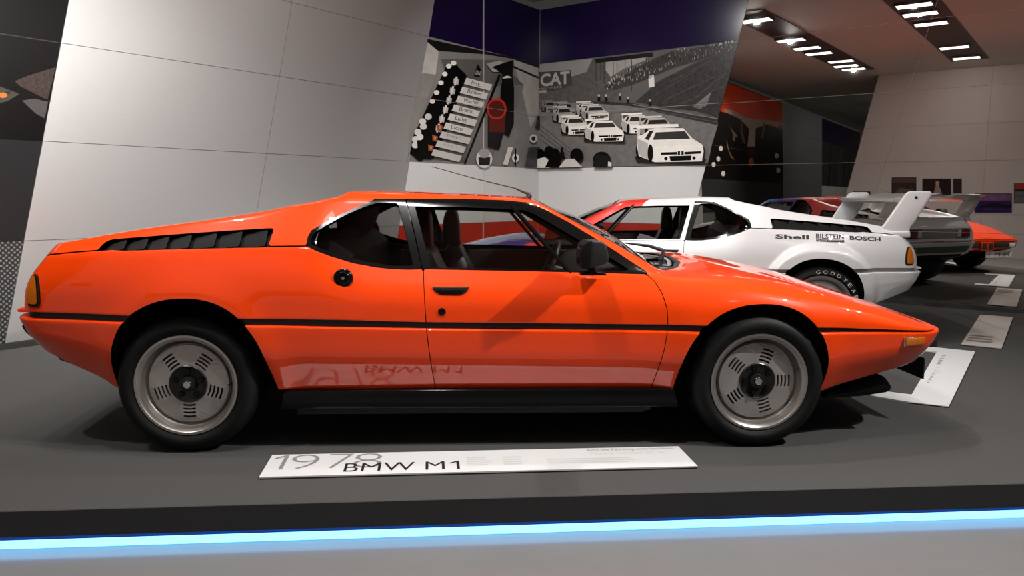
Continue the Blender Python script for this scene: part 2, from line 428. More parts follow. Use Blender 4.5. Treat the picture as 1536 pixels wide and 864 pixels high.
def channel(pts, w, ext0=.5, ext1=.5):
    a, b = np.array(pts[0]), np.array(pts[-1]); d = (b - a) / np.linalg.norm(b - a); n = np.array([-d[1], d[0]])
    p = [a - d * ext0 + n * w / 2, b + d * ext1 + n * w / 2, b + d * ext1 - n * w / 2, a - d * ext0 - n * w / 2]
    o = slab('light_channel', p, ZC - .012, ZC - .001, M['channel']); o.parent = ceiling
    return o
channel(TRACK_A, .62); channel(TRACK_B, .66); channel(TRACK_C, .6); channel(TRACK_D, .6)
def lamp_row(track, where, spec):
    for i, (p, (pw, aim, sp_)) in enumerate(zip(track, spec)):
        fixture(p, TANG, .46, .24, ['first', 'second', 'third', 'fourth', 'fifth', 'sixth', 'seventh'][i] + ' white lamp from the corner in the ceiling channel ' + where, pw, aim, spread=sp_)
lamp_row(TRACK_A, 'over the orange tail', [(200, (1.4, 9.6, 1.0), 120), (130, (2.2, 7.0, 0), 120), (80, (-2.2, 6.8, 1.4), 120), (80, (-3.0, 6.0, 1.2), 120), (70, (-1.5, 4.0, .5), 120), (200, (-3.8, 5.5, .4), 80), (120, (-1.6, 3.6, .4), 130)])
lamp_row(TRACK_B, 'over the orange nose', [(60, (3.2, 5.8, .5), 130), (60, (2.5, 5.0, 0), 140), (80, (1.0, 4.2, .6), 130), (140, (-.3, 3.4, .6), 130), (42, (-2.2, -.1, 1.9), 150)])
lamp_row(TRACK_C, 'right of the visitor', [(40, (3.0, 5.6, .6), 140), (50, (2.0, 4.2, .5), 140), (330, (.3, 3.3, .6), 100), (40, (-.8, 3.3, .5), 120), (40, (.9, -2.2, 1.6), 150)])
lamp_row(TRACK_D, 'added to light the hall end', [(70, WL(15, 1.2), 150), (70, WL(19.5, 1.2), 150), (50, WL(21, .5), 150)])

# ================================================================== the cars
YAW = .0448
CAX = np.array([math.cos(YAW), math.sin(YAW)]); CAY = np.array([-math.sin(YAW), math.cos(YAW)])
CORG = np.array([-1.46856, 4.07443])     # ground point under the middle of the rear axle, orange car
def car(u, v, s):
    """side-view trace: point of the car's flank at lateral distance s from its centre plane"""
    d = ray(u, v); k = (CORG @ CAY - s) / (d[:2] @ CAY); P = d * k
    return float((P[:2] - CORG) @ CAX), float(P[2] + CAMH)

def pchip(xs, ys):
    xs = np.array(xs, float); ys = np.array(ys, float); h = np.diff(xs); dl = np.diff(ys) / h
    m = np.zeros(len(xs))
    for i in range(1, len(xs) - 1):
        if dl[i - 1] * dl[i] > 0:
            w1 = 2 * h[i] + h[i - 1]; w2 = h[i] + 2 * h[i - 1]; m[i] = (w1 + w2) / (w1 / dl[i - 1] + w2 / dl[i])
    m[0] = dl[0]; m[-1] = dl[-1]
    def fn(x):
        x = np.clip(np.asarray(x, float), xs[0], xs[-1]); i = np.clip(np.searchsorted(xs, x) - 1, 0, len(xs) - 2)
        t = (x - xs[i]) / h[i]; t2 = t * t; t3 = t2 * t
        return (2 * t3 - 3 * t2 + 1) * ys[i] + (t3 - 2 * t2 + t) * h[i] * m[i] + (-2 * t3 + 3 * t2) * ys[i + 1] + (t3 - t2) * h[i] * m[i + 1]
    return fn
def smooth_fn(fn, lo, hi, r):
    xs = np.arange(lo, hi + .005, .01); ys = fn(xs)
    n = max(1, int(round(3 * r / .01))); k = np.exp(-(np.arange(-n, n + 1) * .01 / r) ** 2); k /= k.sum()
    yp = np.concatenate([2 * ys[0] - ys[n:0:-1], ys, 2 * ys[-1] - ys[-2:-n - 2:-1]])
    ys = np.convolve(yp, k, 'valid')
    return lambda x: np.interp(x, xs, ys)
def trace(pts, sf, sm=.0):
    q = []
    for u, v in pts:
        x = 1.0
        for _ in range(4): x, z = car(u, v, float(sf(x)))
        q.append((x, z))
    q.sort(); q2 = [q[0]]
    for a in q[1:]:
        if a[0] > q2[-1][0] + .004: q2.append(a)
    fn = pchip([a[0] for a in q2], [a[1] for a in q2])
    return smooth_fn(fn, -.95, 3.75, sm) if sm else fn

# plan widths
Wf = pchip([-.78, -.6, -.3, 0, .6, 1.2, 1.9, 2.56, 2.95, 3.25, 3.45, 3.58], [.80, .845, .89, .908, .904, .896, .893, .893, .865, .80, .735, .67])
S2 = pchip([-.78, -.6, -.3, 0, .4, .75, 1.2, 1.9, 2.2, 2.56, 2.95, 3.25, 3.5], [.765, .80, .84, .85, .845, .825, .82, .815, .825, .84, .82, .755, .665])
S3 = pchip([-.78, -.6, -.2, .2, .45, .62, .8, 1.1, 1.5, 1.62, 1.9, 2.15, 2.35, 2.7, 3.1, 3.5], [.72, .74, .735, .71, .68, .645, .62, .61, .605, .61, .65, .70, .71, .70, .665, .58])
ZT = trace([(44, 468), (100, 470), (185, 473), (368, 478), (500, 480), (640, 483.5), (800, 485), (1000, 487.2), (1050, 488), (1232, 491), (1300, 493.5), (1346, 495), (1392, 495.8)], Wf)
ZB = trace([(40, 477), (100, 479.5), (185, 482.5), (368, 487.5), (500, 490.5), (640, 492.8), (800, 494.5), (1000, 496.3), (1050, 497.6), (1240, 498.2), (1300, 498.2), (1392, 498)], Wf)
Z2 = trace([(60, 384), (68, 383), (150, 376.5), (300, 372.5), (466, 370), (500, 384), (532, 394.5), (563, 400.5), (612, 404), (640, 405), (800, 408), (968, 412), (1010, 417), (1060, 421), (1115, 427), (1160, 434), (1230, 448), (1300, 465), (1350, 478.5), (1393, 489.5)], S2, .018)
Z3 = trace([(66, 366.5), (81, 364), (167, 347.3), (229, 336.3), (323, 322.3), (400, 309.5), (442, 302), (470, 298), (497, 291.3), (526, 287.6), (567, 287.5), (640, 291), (740, 295.5), (793, 299.5), (812, 306), (848, 326), (870, 338), (926, 369), (968, 393), (998, 408), (1030, 410), (1070, 410.5), (1120, 415), (1185, 425), (1247, 440), (1325, 461.5), (1391, 485)], S3, .02)
ZSIL = trace([(1000, 394), (1060, 390.5), (1110, 397.5), (1185, 413), (1247, 431), (1325, 458), (1392, 484.5)], lambda x: .35)
def Z5raw(x):
    x = np.asarray(x, float)
    roof = Z3(x) + np.interp(x, [.7, 1.0, 1.45, 1.6, 1.8, 2.0, 2.15, 2.3], [.008, .016, .016, .022, .06, .075, .06, .03])
    deck = np.interp(x, [-.8, -.6, 0, .6], [.865, .87, .905, .95])
    hood = ZSIL(x)
    a = np.clip((x - .63) / .05, 0, 1); a = a * a * (3 - 2 * a)
    b = np.clip((x - 2.02) / .36, 0, 1); b = b * b * (3 - 2 * b)
    return deck * (1 - a) + a * (roof * (1 - b) + b * hood)
ZBOT = trace([(40, 524), (48, 526), (100, 549), (150, 571), (175, 584), (300, 586), (410, 586.5), (650, 587.5), (1000, 590), (1150, 594), (1225, 592), (1249, 584), (1312, 566), (1356, 553.5), (1388, 544.5), (1400, 541)], lambda x: Wf(x) - .04, .01)

def rounded(ctrl, tt, ns, nb=8):
    """ctrl: list of (n,3) arrays along u; corners softened by quadratic arcs -> (n, m, 3)"""
    m = len(ctrl); out = [ctrl[0]]; prev = ctrl[0]
    for i in range(1, m - 1):
        t = tt[i][:, None] if isinstance(tt[i], np.ndarray) else tt[i]
        a = ctrl[i] + (ctrl[i - 1] - ctrl[i]) * t; b = ctrl[i] + (ctrl[i + 1] - ctrl[i]) * t
        for k in range(1, ns[i - 1] + 1): out.append(prev + (a - prev) * k / (ns[i - 1] + 1))
        for k in range(nb + 1):
            w = k / nb; out.append(a * (1 - w) ** 2 + ctrl[i] * 2 * w * (1 - w) + b * w * w)
        prev = b
    for k in range(1, ns[m - 2] + 2): out.append(prev + (ctrl[-1] - prev) * k / (ns[m - 2] + 1))
    return np.stack(out, 1)

# wheel arch outlines (side view)
ARCH_R = [car(u, v, .90) for u, v in ((166, 579), (163, 560), (164, 535), (168, 515), (180, 488), (200, 468), (235, 451), (275, 445.5), (315, 450), (347, 465), (370, 487), (389, 515), (401, 545), (410, 575), (414, 592))]
ARCH_F = [car(u, v, .89) for u, v in ((1012, 596), (1017, 562), (1029, 527), (1048, 497), (1077, 471.5), (1108, 459), (1140, 455.5), (1172, 457), (1201, 467), (1224, 487), (1239, 511), (1246, 540), (1245, 570), (1238, 600))]
ARCH_R = [(ARCH_R[0][0] - .005, 0)] + ARCH_R + [(ARCH_R[-1][0], 0)]
ARCH_F = [(ARCH_F[0][0], 0)] + ARCH_F + [(ARCH_F[-1][0], 0)]
def chaikin(p, n=2, closed=True):
    p = np.array(p, float)
    for _ in range(n):
        q = np.roll(p, -1, 0); p = np.stack([p * .75 + q * .25, p * .25 + q * .75], 1).reshape(-1, 2)
    return p
ARCH_R = chaikin(ARCH_R); ARCH_F = chaikin(ARCH_F)
def sdf(poly, X, Z):
    """signed distance, positive inside"""
    poly = np.asarray(poly, float); d2 = np.full(X.shape, 1e9); ins = np.zeros(X.shape, bool)
    for (ax, az), (bx, bz) in zip(poly, np.roll(poly, -1, 0)):
        ex, ez = bx - ax, bz - az; L = ex * ex + ez * ez + 1e-12
        t = np.clip(((X - ax) * ex + (Z - az) * ez) / L, 0, 1)
        d2 = np.minimum(d2, (X - ax - t * ex) ** 2 + (Z - az - t * ez) ** 2)
        c = ((az > Z) != (bz > Z)); ins ^= c & (X < ex * (Z - az) / (ez + 1e-12 * (ez == 0)) + ax)
    return np.where(ins, 1, -1) * np.sqrt(d2)
def ldist(line, X, Z):
    d2 = np.full(X.shape, 1e9)
    for (ax, az), (bx, bz) in zip(line[:-1], line[1:]):
        ex, ez = bx - ax, bz - az; L = ex * ex + ez * ez + 1e-12
        t = np.clip(((X - ax) * ex + (Z - az) * ez) / L, 0, 1)
        d2 = np.minimum(d2, (X - ax - t * ex) ** 2 + (Z - az - t * ez) ** 2)
    return np.sqrt(d2)

def flare_fn(d, a, w):
    if a > .03:
        t = np.clip((d - .065) / .06, 0, 1); return a * (1 - t * t * (3 - 2 * t))
    return a * np.exp(-(np.maximum(d, 0) / w) ** 2)
def grid(kind, flare=.014, flare_w=.075, wide=0.):
    x0, x1 = {'up': (-.742, 3.500), 'lo': (-.775, 3.545), 'strip': (-.725, 3.47)}[kind]
    ul = np.concatenate([x0 + np.array([0, .004, .010, .018, .028, .04, .055, .07, .085]), np.arange(x0 + .1, x1 - .095, .0105), x1 - np.array([.085, .07, .055, .04, .028, .018, .010, .004, 0])])
    n = len(ul); z_ = np.zeros(n)
    ft = np.clip(1 - (ul - x0) / .35, 0, 1); fn_ = np.clip(1 - (x1 - ul) / .30, 0, 1)
    ft = ft * ft * (3 - 2 * ft); fn_ = fn_ * fn_ * (3 - 2 * fn_)
    def C(s, z, x): return np.stack([x, s, z], 1)
    if kind == 'up':
        X0 = ul; X1 = ul + .01 * ft - .0 * fn_; X2 = ul + .105 * ft - .004 * fn_; X3 = ul + .13 * ft - .008 * fn_
        W = Wf(X0); zt = ZT(X0); z2 = Z2(X2); s2 = S2(X2); z3 = Z3(X3); s3 = S3(X3); z5 = Z5raw(X3)
        z2 = np.maximum(z2, zt + .012); z3 = np.maximum(z3, z2 + .006); z5 = np.maximum(z5, zt + .02)
        dk = np.clip((X3 - .58) / .12, 0, 1)
        s4 = (s3 - .10) * (1 - dk) + s3 * .5 * dk
        z4 = z5 * (1 - dk) + (z3 + .72 * (z5 - z3)) * dk
        b1 = np.clip((ul + .1) / .3, 0, 1)
        ctrl = [C(W - .04, zt + .003, X0), C(W, zt, X0), C(W - .004 + wide * 0, zt + .5 * (z2 - zt), X1), C(s2, z2, X2), C(s3, z3, X3), C(s4, z4, X3), C(z_, z5, X3)]
        fr = np.clip((ul - 1.95) / .3, 0, 1); re = np.clip((.5 - ul) / .2, 0, 1)
        t2 = .16 + .30 * fr + .12 * re; t3 = .16 + .26 * fr + .10 * re
        P = rounded(ctrl, [0, .08, .5, t2, t3, .45], [2, 6, 8, 26, 8, 16])
    elif kind == 'lo':
        XT = ul; XB = ul + .045 * ft - .06 * fn_
        W = Wf(np.clip(XT, -.78, 3.58)); zb = ZB(XT); z0 = ZBOT(XB)
        ctrl = [C(W - .13, z0 + .002, XB), C(W - .075, z0, XB), C(W - .008, z0 + .52 * (zb - z0), (XT + XB) / 2), C(W + .001, zb - .010, XT), C(W - .007, zb, XT), C(W - .06, zb + .002, XT), C(z_, zb + .002, XT)]
        P = rounded(ctrl, [0, .10, .34, .25, .35, .3], [3, 10, 12, 3, 4, 6], nb=6)
    else:
        W = Wf(ul) - .014; zt = ZT(ul) + np.interp(ul, [2.7, 3.0], [.006, -.002]); zb = ZB(ul) - .004
        ctrl = [C(W, zb, ul), C(W + .002, (zb + zt) / 2, ul), C(W, zt, ul), C(W - .05, zt + .001, ul)]
        P = rounded(ctrl, [0, .3, .1], [2, 2, 4], nb=4)
    # rounded plan corners at both ends
    rc0, rc1 = {'up': (.09, .10), 'lo': (.10, .12), 'strip': (.09, .10)}[kind]
    for d, rc in ((ul - ul[0], rc0), (ul[-1] - ul, rc1)):
        k = np.clip(rc - d, 0, rc); ins = rc - np.sqrt(np.maximum(rc * rc - k * k, 0))
        P[:, :, 1] = np.maximum(P[:, :, 1] - ins[:, None] * np.minimum(1, P[:, :, 1] / .2), 0)
    # flared wheel arch lips
    X, S, Z = P[:, :, 0], P[:, :, 1], P[:, :, 2]
    for A in (ARCH_R, ARCH_F):
        d = -sdf(A, X, Z); P[:, :, 1] = S + np.where(S > .55, flare_fn(d, flare, flare_w), 0) * np.clip((S - .55) / .15, 0, 1)
        S = P[:, :, 1]
    # close the ends towards the centre plane
    capk = [.9, .75, .55, .3, 0.]
    a = [P[0] * 1 for _ in capk]; b = [P[-1] * 1 for _ in capk]
    for q, k in zip(a, capk): q[:, 1] *= k; q[:, 0] -= .03 * (1 - k * k)
    for q, k in zip(b, capk): q[:, 1] *= k; q[:, 0] += .035 * (1 - k * k)
    P = np.concatenate([np.stack(a[::-1]), P, np.stack(b)], 0)
    du = np.gradient(P, axis=0); dv = np.gradient(P, axis=1)
    N = np.cross(dv, du); L = np.linalg.norm(N, axis=2, keepdims=True); N = N / np.maximum(L, 1e-9)
    # outward = +s
    return P, np.where(np.isfinite(N), N, 0)

def soft_prism(name, poly, d0, d1, m, parent):
    """upholstered block: side-view outline across the car, edges drawn in towards the ends"""
    p = chaikin(poly, 2); c = p.mean(0); V = []; F = []; n = len(p)
    st = [(d0, .55), (d0 + .012, .80), (d0 + .035, .94), (d0 + .07, 1.), (d1 - .07, 1.), (d1 - .035, .94), (d1 - .012, .80), (d1, .55)]
    for d, k in st:
        V += [(c[0] + (q[0] - c[0]) * (1 - (1 - k) * .6), d, c[1] + (q[1] - c[1]) * (1 - (1 - k) * .25)) for q in p]
    for i in range(len(st) - 1): F += [(i * n + j, i * n + (j + 1) % n, (i + 1) * n + (j + 1) % n, (i + 1) * n + j) for j in range(n)]
    F += [tuple(range(n))[::-1], tuple(range((len(st) - 1) * n, len(st) * n))]
    o = mesh_obj(name, V, F, m, parent, smooth=True)
    bm = bmesh.new(); bm.from_mesh(o.data); bmesh.ops.recalc_face_normals(bm, faces=bm.faces); bm.to_mesh(o.data); bm.free()
    return o
class Patch:
    def __init__(s): s.v = []; s.f = []; s.n = []
    def add(self, P, N, F, off=0., depth=.025, sides=(1, -1), flange=True, flip=False):
        nu, nv = F.shape
        Q = P + N * off
        keep = F > 0
        V = []; NN = []; faces = []; fl = []
        idx = -np.ones((nu, nv), int)
        used = keep
        ii = np.argwhere(used)
        idx[used] = np.arange(len(ii))
        V = list(Q[used]); NN = list(N[used])
        c = keep[:-1, :-1].astype(int) + keep[1:, :-1] + keep[1:, 1:] + keep[:-1, 1:]
        full = np.argwhere(c == 4)
        faces = [(idx[i, j], idx[i + 1, j], idx[i + 1, j + 1], idx[i, j + 1]) for i, j in full]
        cache = {}
        for i, j in np.argwhere((c > 0) & (c < 4)):
            cs = [(i, j), (i + 1, j), (i + 1, j + 1), (i, j + 1)]; poly = []; cut = []
            for k in range(4):
                a, b = cs[k], cs[(k + 1) % 4]
                if keep[a]: poly.append(idx[a])
                if keep[a] != keep[b]:
                    key = (a, b) if a < b else (b, a)
                    if key not in cache:
                        p, q = key; fa, fb = F[p], F[q]; t = min(max(fa / (fa - fb), .02), .98)
                        cache[key] = len(V); V.append(Q[p] * (1 - t) + Q[q] * t)
                        nn = N[p] * (1 - t) + N[q] * t; NN.append(nn / max(np.linalg.norm(nn), 1e-9))
                    poly.append(cache[key])
                    if keep[a]: cut.append([cache[key], None])
                    else:
                        if cut and cut[-1][1] is None: cut[-1][1] = cache[key]
                        else: cut.append([None, cache[key]])
            if len(poly) >= 3: faces.append(tuple(poly))
            op = [x for x in cut if x[1] is None]; cl = [x for x in cut if x[0] is None]
            if op and cl: fl.append((op[0][0], cl[0][1]))
            fl += [tuple(x) for x in cut if x[0] is not None and x[1] is not None]
        if flange and depth:
            for a, b in fl:
                pa, pb = V[a], V[b]; ia = pa - NN[a] * depth; ib = pb - NN[b] * depth
                nrm = np.cross(pb - pa, ia - pa); nrm = nrm / max(np.linalg.norm(nrm), 1e-9)
                k = len(V); V += [pa, pb, ib, ia]; NN += [nrm] * 4; faces.append((k, k + 1, k + 2, k + 3))
        V = np.array(V).reshape(-1, 3); NN = np.array(NN).reshape(-1, 3)
        for sd in sides:
            k = len(self.v); sg = np.array([1, sd, 1])
            self.v += list(V * sg); self.n += list(NN * sg)
            rev = (sd > 0) != flip
            self.f += [tuple(int(x) + k for x in (f[::-1] if rev else f)) for f in faces]
        return self
    def obj(self, name, m, parent):
        if not self.v: return None
        return mesh_obj(name, self.v, self.f, m, parent, smooth=True, normals=self.n)

def tpoly(pts, s): return np.array([car(u, v, s(v) if callable(s) else s) for u, v in pts])
def s_win(v): return np.interp(v, [296, 405], [.612, .82])
Q_OUT = tpoly([(466, 367), (467.5, 354), (472.7, 344), (490, 334), (515, 320.4), (540, 309), (563.5, 298.5), (585, 298), (608.5, 298.5), (622, 352), (633, 404), (612, 404.5), (588, 403.5), (563.5, 400.6), (531, 394), (498.6, 382.8), (479, 374)], s_win)
Q_GLS = tpoly([(472.5, 365), (473.5, 353), (478, 347), (500, 333.5), (521, 322), (545, 311.5), (566, 304.5), (597, 304.5), (608, 345), (620, 398.5), (588, 398.5), (547, 391.5), (498.6, 376.5)], s_win)
D_OUT = tpoly([(609.8, 298.5), (640, 298), (707, 298.6), (756, 300.7), (793, 304), (807, 309.5), (824, 317.5), (857, 334.5), (889, 354.5), (930, 380), (972, 408), (971, 412), (900, 409.8), (800, 407.3), (700, 405.2), (634, 403.8), (623, 352)], s_win)
D_GLS = tpoly([(622.5, 309.5), (700, 311), (756, 313.3), (787, 315.5), (800, 320.5), (832, 338.5), (865, 358), (907, 381), (946, 405.5), (936, 407.5), (800, 404.6), (646, 401)], s_win)
DOOR = np.concatenate([tpoly([(609.8, 299.5), (700, 299.5), (756, 301.5), (793, 305), (824, 318.5), (889, 355.5), (930, 381), (971, 411)], s_win), tpoly([(972, 412.5), (984.5, 423), (994, 441), (999.6, 463), (1000.5, 485), (999.5, 498), (995.5, 523), (987, 556), (979, 592), (978, 600), (655, 600), (652.5, 587), (645.5, 534), (641, 496), (637, 440), (633.8, 405)], .885)])
LOUV = tpoly([(145, 375), (148, 367.5), (152, 362.5), (160, 359.7), (253, 352.3), (330, 347), (400.7, 342.8), (405.5, 344), (406, 348), (403, 367), (401, 369), (330, 370.2), (250, 372.5)], .835)
SEAM_DECK = tpoly([(60, 384.5), (68, 383), (100, 379.5), (145, 376), (250, 373), (330, 371), (401, 369.7), (466, 368.5)], .83)
SEAM_ROOF = tpoly([(566, 299), (566.5, 294), (569, 286)], .58)

def wf_plan(X, S):
    """windscreen opening in plan: positive inside"""
    lim = S3(X) - .045
    base = np.interp(S, [0, .3, .5, .66, .72], [2.36, 2.335, 2.27, 2.165, 2.10]); head = np.interp(S, [0, .6], [1.56, 1.60])
    return np.minimum(np.minimum(lim - S, (base - X) * .8), (X - head) * .8)

def make_wheel(name, parent, x, side, yface, tyre_w, R=.3125, rot=0., z=None, proc=False):
    """wheel facing -y (side -1) or +y (side 1)"""
    w = bpy.data.objects.new(name, None); link(w, parent); w.empty_display_size = .1
    w.location = (x, side * yface, R if z is None else z); w.rotation_euler = (0, 0, 0 if side < 0 else math.pi)
    return w
WHEEL_CACHE = {}
def wheel_parts(w, key, tyre_w, R, rot, rimr=.2255, proc=False):
    k = (key, 'm')
    if k in WHEEL_CACHE:
        for nm, me in WHEEL_CACHE[k]:
            o = bpy.data.objects.new(nm, me); link(o, w); o.rotation_euler = (0, rot if nm != 'tyre' else 0, 0)
        return
    out = []
    tw = tyre_w
    prof = [(rimr - .012, .012), (rimr + .004, -.004), (rimr + .02, -.012), (R - .055, -.016), (R - .03, -.010), (R - .012, .004), (R - .003, .022), (R, .045), (R, tw - .045), (R - .004, tw - .02), (R - .02, tw), (rimr + .02, tw + .01), (rimr - .01, tw)]
    o = bm_obj('tyre', lathe_bm(prof, 96), M['tyre'], w, True, 60); out.append(o)
    # shallow tread grooves are cut as dark rings; rim with stepped lip
    rp = [(rimr, .004), (rimr - .002, -.006), (rimr - .012, -.006), (rimr - .018, .0), (rimr - .026, .004), (rimr - .030, .020), (rimr - .036, .036), (rimr - .046, .045), (.172, .046), (.172, .16), (rimr - .02, .2)]
    o = bm_obj('rim', lathe_bm(rp, 96), M['rim'], w, True, 30); out.append(o)
    # slotted disc: 5 groups of 4 arc slots
    from mathutils.geometry import delaunay_2d_cdt
    pts = []; edges = []; facesin = []
    def loop(p):
        k0 = len(pts); pts.extend([Vector(q) for q in p]); n = len(p)
        edges.extend([(k0 + i, k0 + (i + 1) % n) for i in range(n)])
    def circ(r, n): return [(r * math.cos(2 * math.pi * i / n), r * math.sin(2 * math.pi * i / n)) for i in range(n)]
    Rd, rh = .1745, .0835
    loop(circ(Rd, 72)); loop(circ(rh, 48))
    slots = []
    for g in range(5):
        ga = math.radians(-90 + 72 * g)
        for r in (.0975, .1145, .1315, .1485):
            hw = .0275 / r; t = .0042
            a = [ga - hw + 2 * hw * i / 6 for i in range(7)]
            sl_ = [((r - t) * math.cos(q), (r - t) * math.sin(q)) for q in a] + [((r + t) * math.cos(q), (r + t) * math.sin(q)) for q in a[::-1]]
            slots.append(sl_); loop(sl_)
    v2, e2, f2, *_ = delaunay_2d_cdt(pts, edges, [], 0, 1e-6)
    V = []; Fc = []
    def inside(c):
        r = c.length
        if r > Rd or r < rh: return False
        a = math.atan2(c.y, c.x)
        for g in range(5):
            d = (a - math.radians(-90 + 72 * g) + math.pi) % (2 * math.pi) - math.pi
            for rr in (.0975, .1145, .1315, .1485):
                if abs(r - rr) < .0041 and abs(d) < .0275 / rr: return False
        return True
    def dish(p): return .024 + .006 * max(0, (p.length - .15) / .025)
    V = [(p.x, dish(p), p.y) for p in v2]
    for f in f2:
        c = sum((v2[i] for i in f), Vector((0, 0))) / len(f)
        if inside(c): Fc.append(f)
    for lp in slots + [circ(Rd, 72), circ(rh, 48)]:
        k0 = len(V); n = len(lp)
        for q in lp: V.append((q[0], dish(Vector(q)), q[1])); V.append((q[0], dish(Vector(q)) + .012, q[1]))
        Fc += [(k0 + 2 * i, k0 + 2 * ((i + 1) % n), k0 + 2 * ((i + 1) % n) + 1, k0 + 2 * i + 1) for i in range(n)]
    o = mesh_obj('slotted_disc', V, Fc, M['disc'], w); out.append(o)
    o = bm_obj('brake_shadow', lathe_bm([(0, .05), (.172, .05), (.172, .06), (0, .06)], 48), M['liner'], w); out.append(o)
    # hub bowl with five lug wells and the centre nut
    hb = lathe_bm([(.0845, .022), (.080, .018), (.074, .022), (.05, .026), (.034, .030), (.034, .018), (.026, .014), (.0, .014)], 48)
    o = bm_obj('hub', hb, M['hub'], w, True, 30); out.append(o)
    for i in range(5):
        a = math.radians(90 + 72 * i)
        c = lathe_bm([(0, .0), (.010, .0), (.012, .004), (.012, .014), (.0135, .014)], 14)
        for v in c.verts: v.co = Vector((v.co.x + .056 * math.cos(a), v.co.y + .010, v.co.z + .056 * math.sin(a)))
        o = bm_obj('lug_nut', c, M['gloss_black'], w, True, 30); out.append(o)
    o = bm_obj('centre_cap', lathe_bm([(0, .006), (.006, .006), (.0075, .003), (.015, .003), (.0175, .007), (.018, .016)], 28), M['chrome'], w, True, 30); out.append(o)
    vs_ = tube_bm([(rimr - .035, .02, 0), (rimr - .045, -.0, 0)], .0032, 8)
    o = bm_obj('valve', vs_, M['hub'], w); out.append(o)
    WHEEL_CACHE[k] = [(q.name.split('.')[0], q.data) for q in out]
    for q in out:
        if not q.name.startswith('tyre'): q.rotation_euler = (0, rot, 0)

